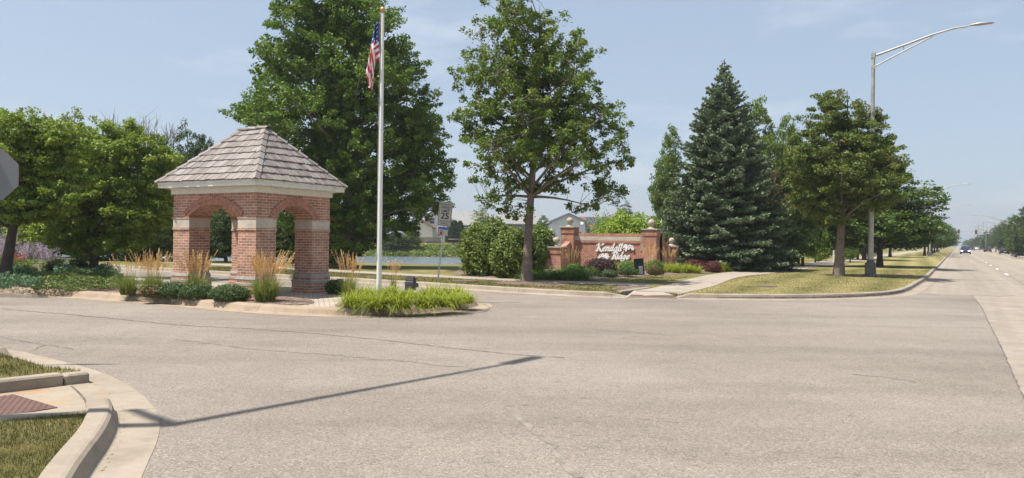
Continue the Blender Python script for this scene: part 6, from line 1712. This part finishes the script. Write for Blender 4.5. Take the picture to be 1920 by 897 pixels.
hs = house('red-brown roofed house wing with solar panels above the sign wall', x, kb + 1.5, 0.0, 5.0, 8, he, hr_top - he, M_SIDE['grey'], M_ROOFR, 'x', [(-1.0, 1.6, 2.0, .9, 1, 1)])
m = MB(); sl2 = (hr_top - he) / 4.0
for i in range(3):
    x0_ = -1.2 + i * .85; y0_, y1_ = .9, 3.6
    m.face([(x0_, y0_, he + sl2 * y0_ + .26), (x0_ + .78, y0_, he + sl2 * y0_ + .26), (x0_ + .78, y1_, he + sl2 * y1_ + .26), (x0_, y1_, he + sl2 * y1_ + .26)])
m.build('solar_panel', plain('solar_glass', (0.02, 0.03, 0.06), 0.15, spec=.7), hs)
x, z_ = hz(1091, 419, kb - .7); m = MB(); m.lathe([(.001, -.06), (.13, -.03), (.2, .03)], 14); dsh = m.mesh('satellite_dish', M_FRAME); dsh.transform(Matrix.Rotation(R(70), 4, 'X')); tag(link('satellite_dish', dsh, loc=(x, kb - .7, z_)), 'small round white satellite dish at the eave of the beige gable house', 'satellite dish')
# black iron fence along the far bank
Yf = 121
m = MB(); X0, X1 = AT(800, 465, Yf).x, AT(905, 465, Yf).x
zf = lambda x_: float(terrain_z(np.array([x_]), np.array([Yf]))[0])
fn = thing('iron_fence', 'low black iron fence between the weedy bank and the far lawn', 'fence', (0, Yf, 0)); x_ = X0
while x_ < X1:
    m.box(x_ - .02, x_ + .02, -.02, .02, zf(x_), zf(x_) + 1.15); x_ += .14
m.build('pickets', M_BLACK, fn); m = MB(); zf0 = zf(X0); m.box(X0, X1, -.03, .03, zf0 + .95, zf0 + 1.02); m.box(X0, X1, -.03, .03, zf0 + .2, zf0 + .26); m.build('rail', M_BLACK, fn)
for i, px in enumerate((850, 905)):
    m = MB(); xx = AT(px, 465, Yf).x; m.box(xx - .09, xx + .09, -.09, .09, zf0, zf0 + 1.35); m.build('post', M_BLACK, fn)
M_WOOD = plain('grey_wood', (0.17, 0.155, 0.14), .95, var=.2)
fn2 = thing('wooden_fence', 'grey wooden board fence in front of the pale houses', 'fence', (0, 138, 0)); m = MB()
X0, X1 = AT(770, 445, 138).x, AT(826, 445, 138).x; zf2 = float(terrain_z(np.array([X0]), np.array([138.0]))[0]); x_ = X0; q = random.Random(4)
while x_ < X1: m.box(x_, x_ + .17, 0, .03, zf2 - .1, zf2 + 1.1 + q.uniform(-.03, .03)); x_ += .19
m.build('boards', M_WOOD, fn2)
xt, yt = AT(857, 445, 137).x, 137; zt_ = float(terrain_z(np.array([xt]), np.array([float(yt)]))[0])
tr_ = thing('trampoline', 'round backyard trampoline with black safety net before the trio of evergreens', 'trampoline', (xt, yt, zt_))
m = MB(); rows = [[(1.6 * math.cos(a), 1.6 * math.sin(a), z_) for a in [k_ * math.pi / 12 for k_ in range(24)]] for z_ in (.78, .9)]; m.grid(rows, 0, True, True); m.face(rows[1]); m.build('mat', M_METAL, tr_)
for a in range(0, 360, 60):
    m = MB(); m.tube([(1.55 * math.cos(R(a)), 1.55 * math.sin(R(a)), -.1), (1.55 * math.cos(R(a)), 1.55 * math.sin(R(a)), 2.5)], .035, 6); m.build('pole', M_BLACK, tr_)
m = MB()
for i in range(48):
    a = R(i * 7.5); m.tube([(1.55 * math.cos(a), 1.55 * math.sin(a), .9), (1.55 * math.cos(a), 1.55 * math.sin(a), 2.4)], .012, 3)
m.build('net', M_BLACK, tr_)

# ---------------------------------------------------------------- utility poles, traffic lights
def upole(label, px, top, Y, arms=2):
    p = AT(px, top, Y); root = thing('utility_pole', label, 'utility pole', (p.x, Y, 0), -ROT_ROAD * 0 + arm_ang, 'utility poles in the distance'); H = p.z
    s = max(1, Y / 300)
    m = MB(); m.tube([(0, 0, -.2), (0, 0, H)], [.2 * s, .13 * s], 8); m.build('pole', M_LAMPM, root)
    for j in range(arms): m = MB(); m.box(-1.8 * s, 1.8 * s, -.08, .08, H - 1 - j * 2.2, H - .8 - j * 2.2); m.build('crossarm', M_LAMPM, root)
for i, (px, top, Y) in enumerate(((1834, 421, 420), (1844, 416, 700), (1858, 424, 330), (1838, 430, 560), (1828, 436, 700), (1872, 418, 260))):
    upole('hazy utility pole far down the road, ' + ('left of the tall tower', 'tall one at the horizon', 'right of the tower', 'small one behind the lights', 'leftmost and faintest', 'among the right-hand trees')[i], px, top, Y)
x, y = RP(18, 300)
tl_ = thing('traffic_light_mast', 'distant mast arm with traffic lights hanging over the road', 'traffic light', (x, y, 0), arm_ang + math.pi)
m = MB(); m.tube([(0, 0, 0), (0, 0, 7.2)], .22, 8); m.build('pole', M_LAMPM, tl_)
m = MB(); m.tube([(0, 0, 6.6), (21, 0, 7.4)], [.14, .09], 8); m.build('arm', M_LAMPM, tl_)
for q in (8, 12.5, 18):
    m = MB(); m.rbox(q - .35, q + .35, -.3, .3, 5.9 + q * .02, 7.5 + q * .02, .06); s_ = m.build('signal_head', M_BLACK, tl_)
    m = MB(); m.lathe([(.16, 0), (.001, .02)], 10); me = m.mesh('red_light', M_REDP); me.transform(Matrix.Translation((q, .31, 7.1 + q * .02)) @ Matrix.Rotation(R(-90), 4, 'X')); link('red_light', me, s_)

# ---------------------------------------------------------------- cars
M_TYRE = plain('tyre', (0.02, 0.02, 0.02), .9); M_RIM = plain('rim', (0.35, 0.35, 0.36), .35, .7)
M_CARG = plain('car_glass', (0.02, 0.025, 0.03), .06, spec=.9)
M_HL = bpy.data.materials.new('headlight_on'); M_HL.use_nodes = True; b_ = M_HL.node_tree.nodes['Principled BSDF']; b_.inputs['Emission Color'].default_value = (.75, .7, 1, 1); b_.inputs['Emission Strength'].default_value = 10
M_TAIL = plain('tail_lamp', (0.35, 0.02, 0.02), .3)
def carpaint(name, c): return plain(name, c, .25, .3, var=.03, spec=.6)
def car(label, x, y, heading, paint, lit=False, suv=False, group='cars on the main road'):
    root = thing('car', label, 'car', (x, y, 0.005), heading, group)
    Lc, Wc = 4.7, 1.84; h1 = .95 if not suv else 1.1; h2 = 1.45 if not suv else 1.75
    m = MB()       # body loft along x (front = +x)
    stn = [(-2.35, .45, .80, .72), (-2.2, .30, h1 - .05, .86), (-1.5, .22, h1, .92), (0, .20, h1, .92), (.9, .20, h1 - .02, .92), (1.6, .22, h1 - .12, .90), (2.15, .28, h1 - .25, .84), (2.35, .42, .62, .70)]
    rows = [[(x_, -w_, zl), (x_, -w_ * 1.0, (zl + zh) / 2), (x_, -w_ * .93, zh), (x_, 0, zh + .03), (x_, w_ * .93, zh), (x_, w_, (zl + zh) / 2), (x_, w_, zl), (x_, 0, zl)] for x_, zl, zh, w_ in stn]
    m.grid(rows, 0, True, True); m.face(rows[0][::-1]); m.face(rows[-1]); m.build('body', paint, root)
    rb_ = -2.0 if suv else -1.75
    m = MB(); lo4 = [(rb_, -.84, h1 - .01), (1.05, -.84, h1 - .03), (1.05, .84, h1 - .03), (rb_, .84, h1 - .01)]; hi4 = [(rb_ + .45, -.66, h2 - .05), (.35, -.66, h2 - .05), (.35, .66, h2 - .05), (rb_ + .45, .66, h2 - .05)]
    for i in range(4): m.face([lo4[i], lo4[(i + 1) % 4], hi4[(i + 1) % 4], hi4[i]])
    m.build('windows', M_CARG, root)
    m = MB(); m.rbox(rb_ + .43, .37, -.67, .67, h2 - .052, h2, .03)
    for s in (-1, 1):
        for a, b in ((lo4[0], hi4[0]), (lo4[1], hi4[1])): m.tube([(a[0], s * .84, a[2]), (b[0], s * .665, b[2])], .035, 5)
    m.build('roof', paint, root)
    for wx in (-1.45, 1.45):
        for s in (-1, 1):
            m = MB(); m.lathe([(.2, -.11), (.33, -.11), (.34, 0), (.33, .11), (.2, .11)], 18); me = m.mesh('wheel', M_TYRE); me.transform(Matrix.Translation((wx, s * .82, .34)) @ Matrix.Rotation(R(90), 4, 'X')); w_ = link('wheel', me, root)
            m = MB(); m.lathe([(.21, -.115), (.05, -.10), (.001, -.1)], 12); m.lathe([(.21, .115), (.05, .10), (.001, .1)], 12); me = m.mesh('rim', M_RIM); me.transform(Matrix.Translation((wx, s * .82, .34)) @ Matrix.Rotation(R(90), 4, 'X')); link('rim', me, w_)
    for s in (-1, 1):
        m = MB(); m.rbox(2.22, 2.375, s * .62 - .16, s * .62 + .16, .60, .74, .02); m.build('headlight', M_HL if lit else M_FRAME, root)
        m = MB(); m.rbox(-2.385, -2.25, s * .64 - .15, s * .64 + .15, .68, .84, .02); m.build('tail_light', M_TAIL, root)
        m = MB(); m.rbox(.75, .9, s * 1.0 - .09, s * 1.0 + .09, h1, h1 + .14, .02); m.build('mirror', paint, root)
    m = MB(); m.box(-2.40, -2.38, -.26, .26, .5, .62); m.build('number_plate', M_SIGNW, root)
    m = MB(); m.box(2.36, 2.40, -.5, .5, .32, .5); m.build('grille', M_BLACK, root)
    return root
PBL = carpaint('dark_blue_paint', (0.03, 0.035, 0.11)); PBK = carpaint('black_paint', (0.015, 0.017, 0.024)); PWH = carpaint('white_car_paint', (0.6, 0.6, 0.6)); PRD = carpaint('red_car_paint', (0.28, 0.04, 0.035)); PSV = carpaint('silver_paint', (0.4, 0.4, 0.41))
toward = math.atan2(-RD.y, -RD.x); away = math.atan2(RD.y, RD.x)
for a, b, hd, pt, lit, suv, lab in ((1.0, 150, toward, PBL, True, False, 'blue car with bright headlights coming up the near lane'), (1.4, 225, toward, PWH, False, True, 'white car far behind the blue one in the near lane'), (4.6, 320, toward, PBK, False, True, 'small dark vehicle near the horizon on the left half of the road'),
                                    (8.2, 163, away, PBK, False, False, 'dark car driving away in the middle of the road'), (6.9, 222, away, PBK, False, False, 'smaller dark car ahead of the middle one'), (6.3, 330, away, PWH, False, True, 'pale van at the horizon on the right half of the road'),
                                    (4.2, 370, away, PRD, False, False, 'reddish car at the horizon by the traffic lights'), (1.5, 330, toward, PSV, False, False, 'silver car farthest away in the near lane'), (8.2, 112, away, PBK, False, False, 'black car cut off by the right edge of the picture')):
    x, y = RP(a, b); car(lab, x, y, hd, pt, lit, suv)

# ---------------------------------------------------------------- fallen leaves and debris on the road
rd = np.random.default_rng(12); n = 260
px_ = rd.uniform(200, 1900, n); py_ = 560 + 337 * rd.uniform(0, 1, n) ** 1.3
Cc = np.array([(*G(a, b), 0.012) for a, b in zip(px_, py_)])
Cc = np.array([c for c in Cc if c[1] < 18 and (c[0] > -2.2 or c[1] > 7)])
V = leaf_quads(rd, Cc, 0.016, up=6.0, asp=0.6)
tag(link('road_litter', np_mesh('road_litter', V, 4, plain('dry_bits', (0.12, 0.08, 0.05), .9, var=.4)), None), 'small dry leaf bits scattered on the asphalt', 'litter', kind='stuff')

gd = np.random.default_rng(33); Cg = []
for P_ in (offset(NE, 0.31), offset(IS, 0.03, True), offset(FC, -0.03)):
    for p in P_:
        if -16 < p.x < 16 and 2 < p.y < 30:
            for _ in range(3):
                Cg.append((p.x + gd.normal() * 0.05, p.y + gd.normal() * 0.05, 0.018))
Cg = np.array(Cg)
tag(link('gutter_litter', np_mesh('gutter_litter', leaf_quads(gd, Cg, 0.022, up=5.0, asp=0.45), 4, MATS['dry_bits'])), 'dry leaf bits and grit collected along the gutters', 'litter', kind='stuff')

# ---------------------------------------------------------------- summer haze
hm_ = MB(); hm_.box(-900, 1100, -60, 1700, -3.6, 42)
HZ = bpy.data.materials.new('haze_air'); HZ.use_nodes = True; nt = HZ.node_tree; nt.nodes.clear()
vo = nt.nodes.new('ShaderNodeVolumePrincipled'); vo.inputs['Color'].default_value = (0.86, 0.89, 0.96, 1); vo.inputs['Density'].default_value = 0.00042; vo.inputs['Anisotropy'].default_value = 0.2
ou = nt.nodes.new('ShaderNodeOutputMaterial'); nt.links.new(vo.outputs[0], ou.inputs['Volume'])
tag(hm_.build('haze', HZ), kind='stuff')
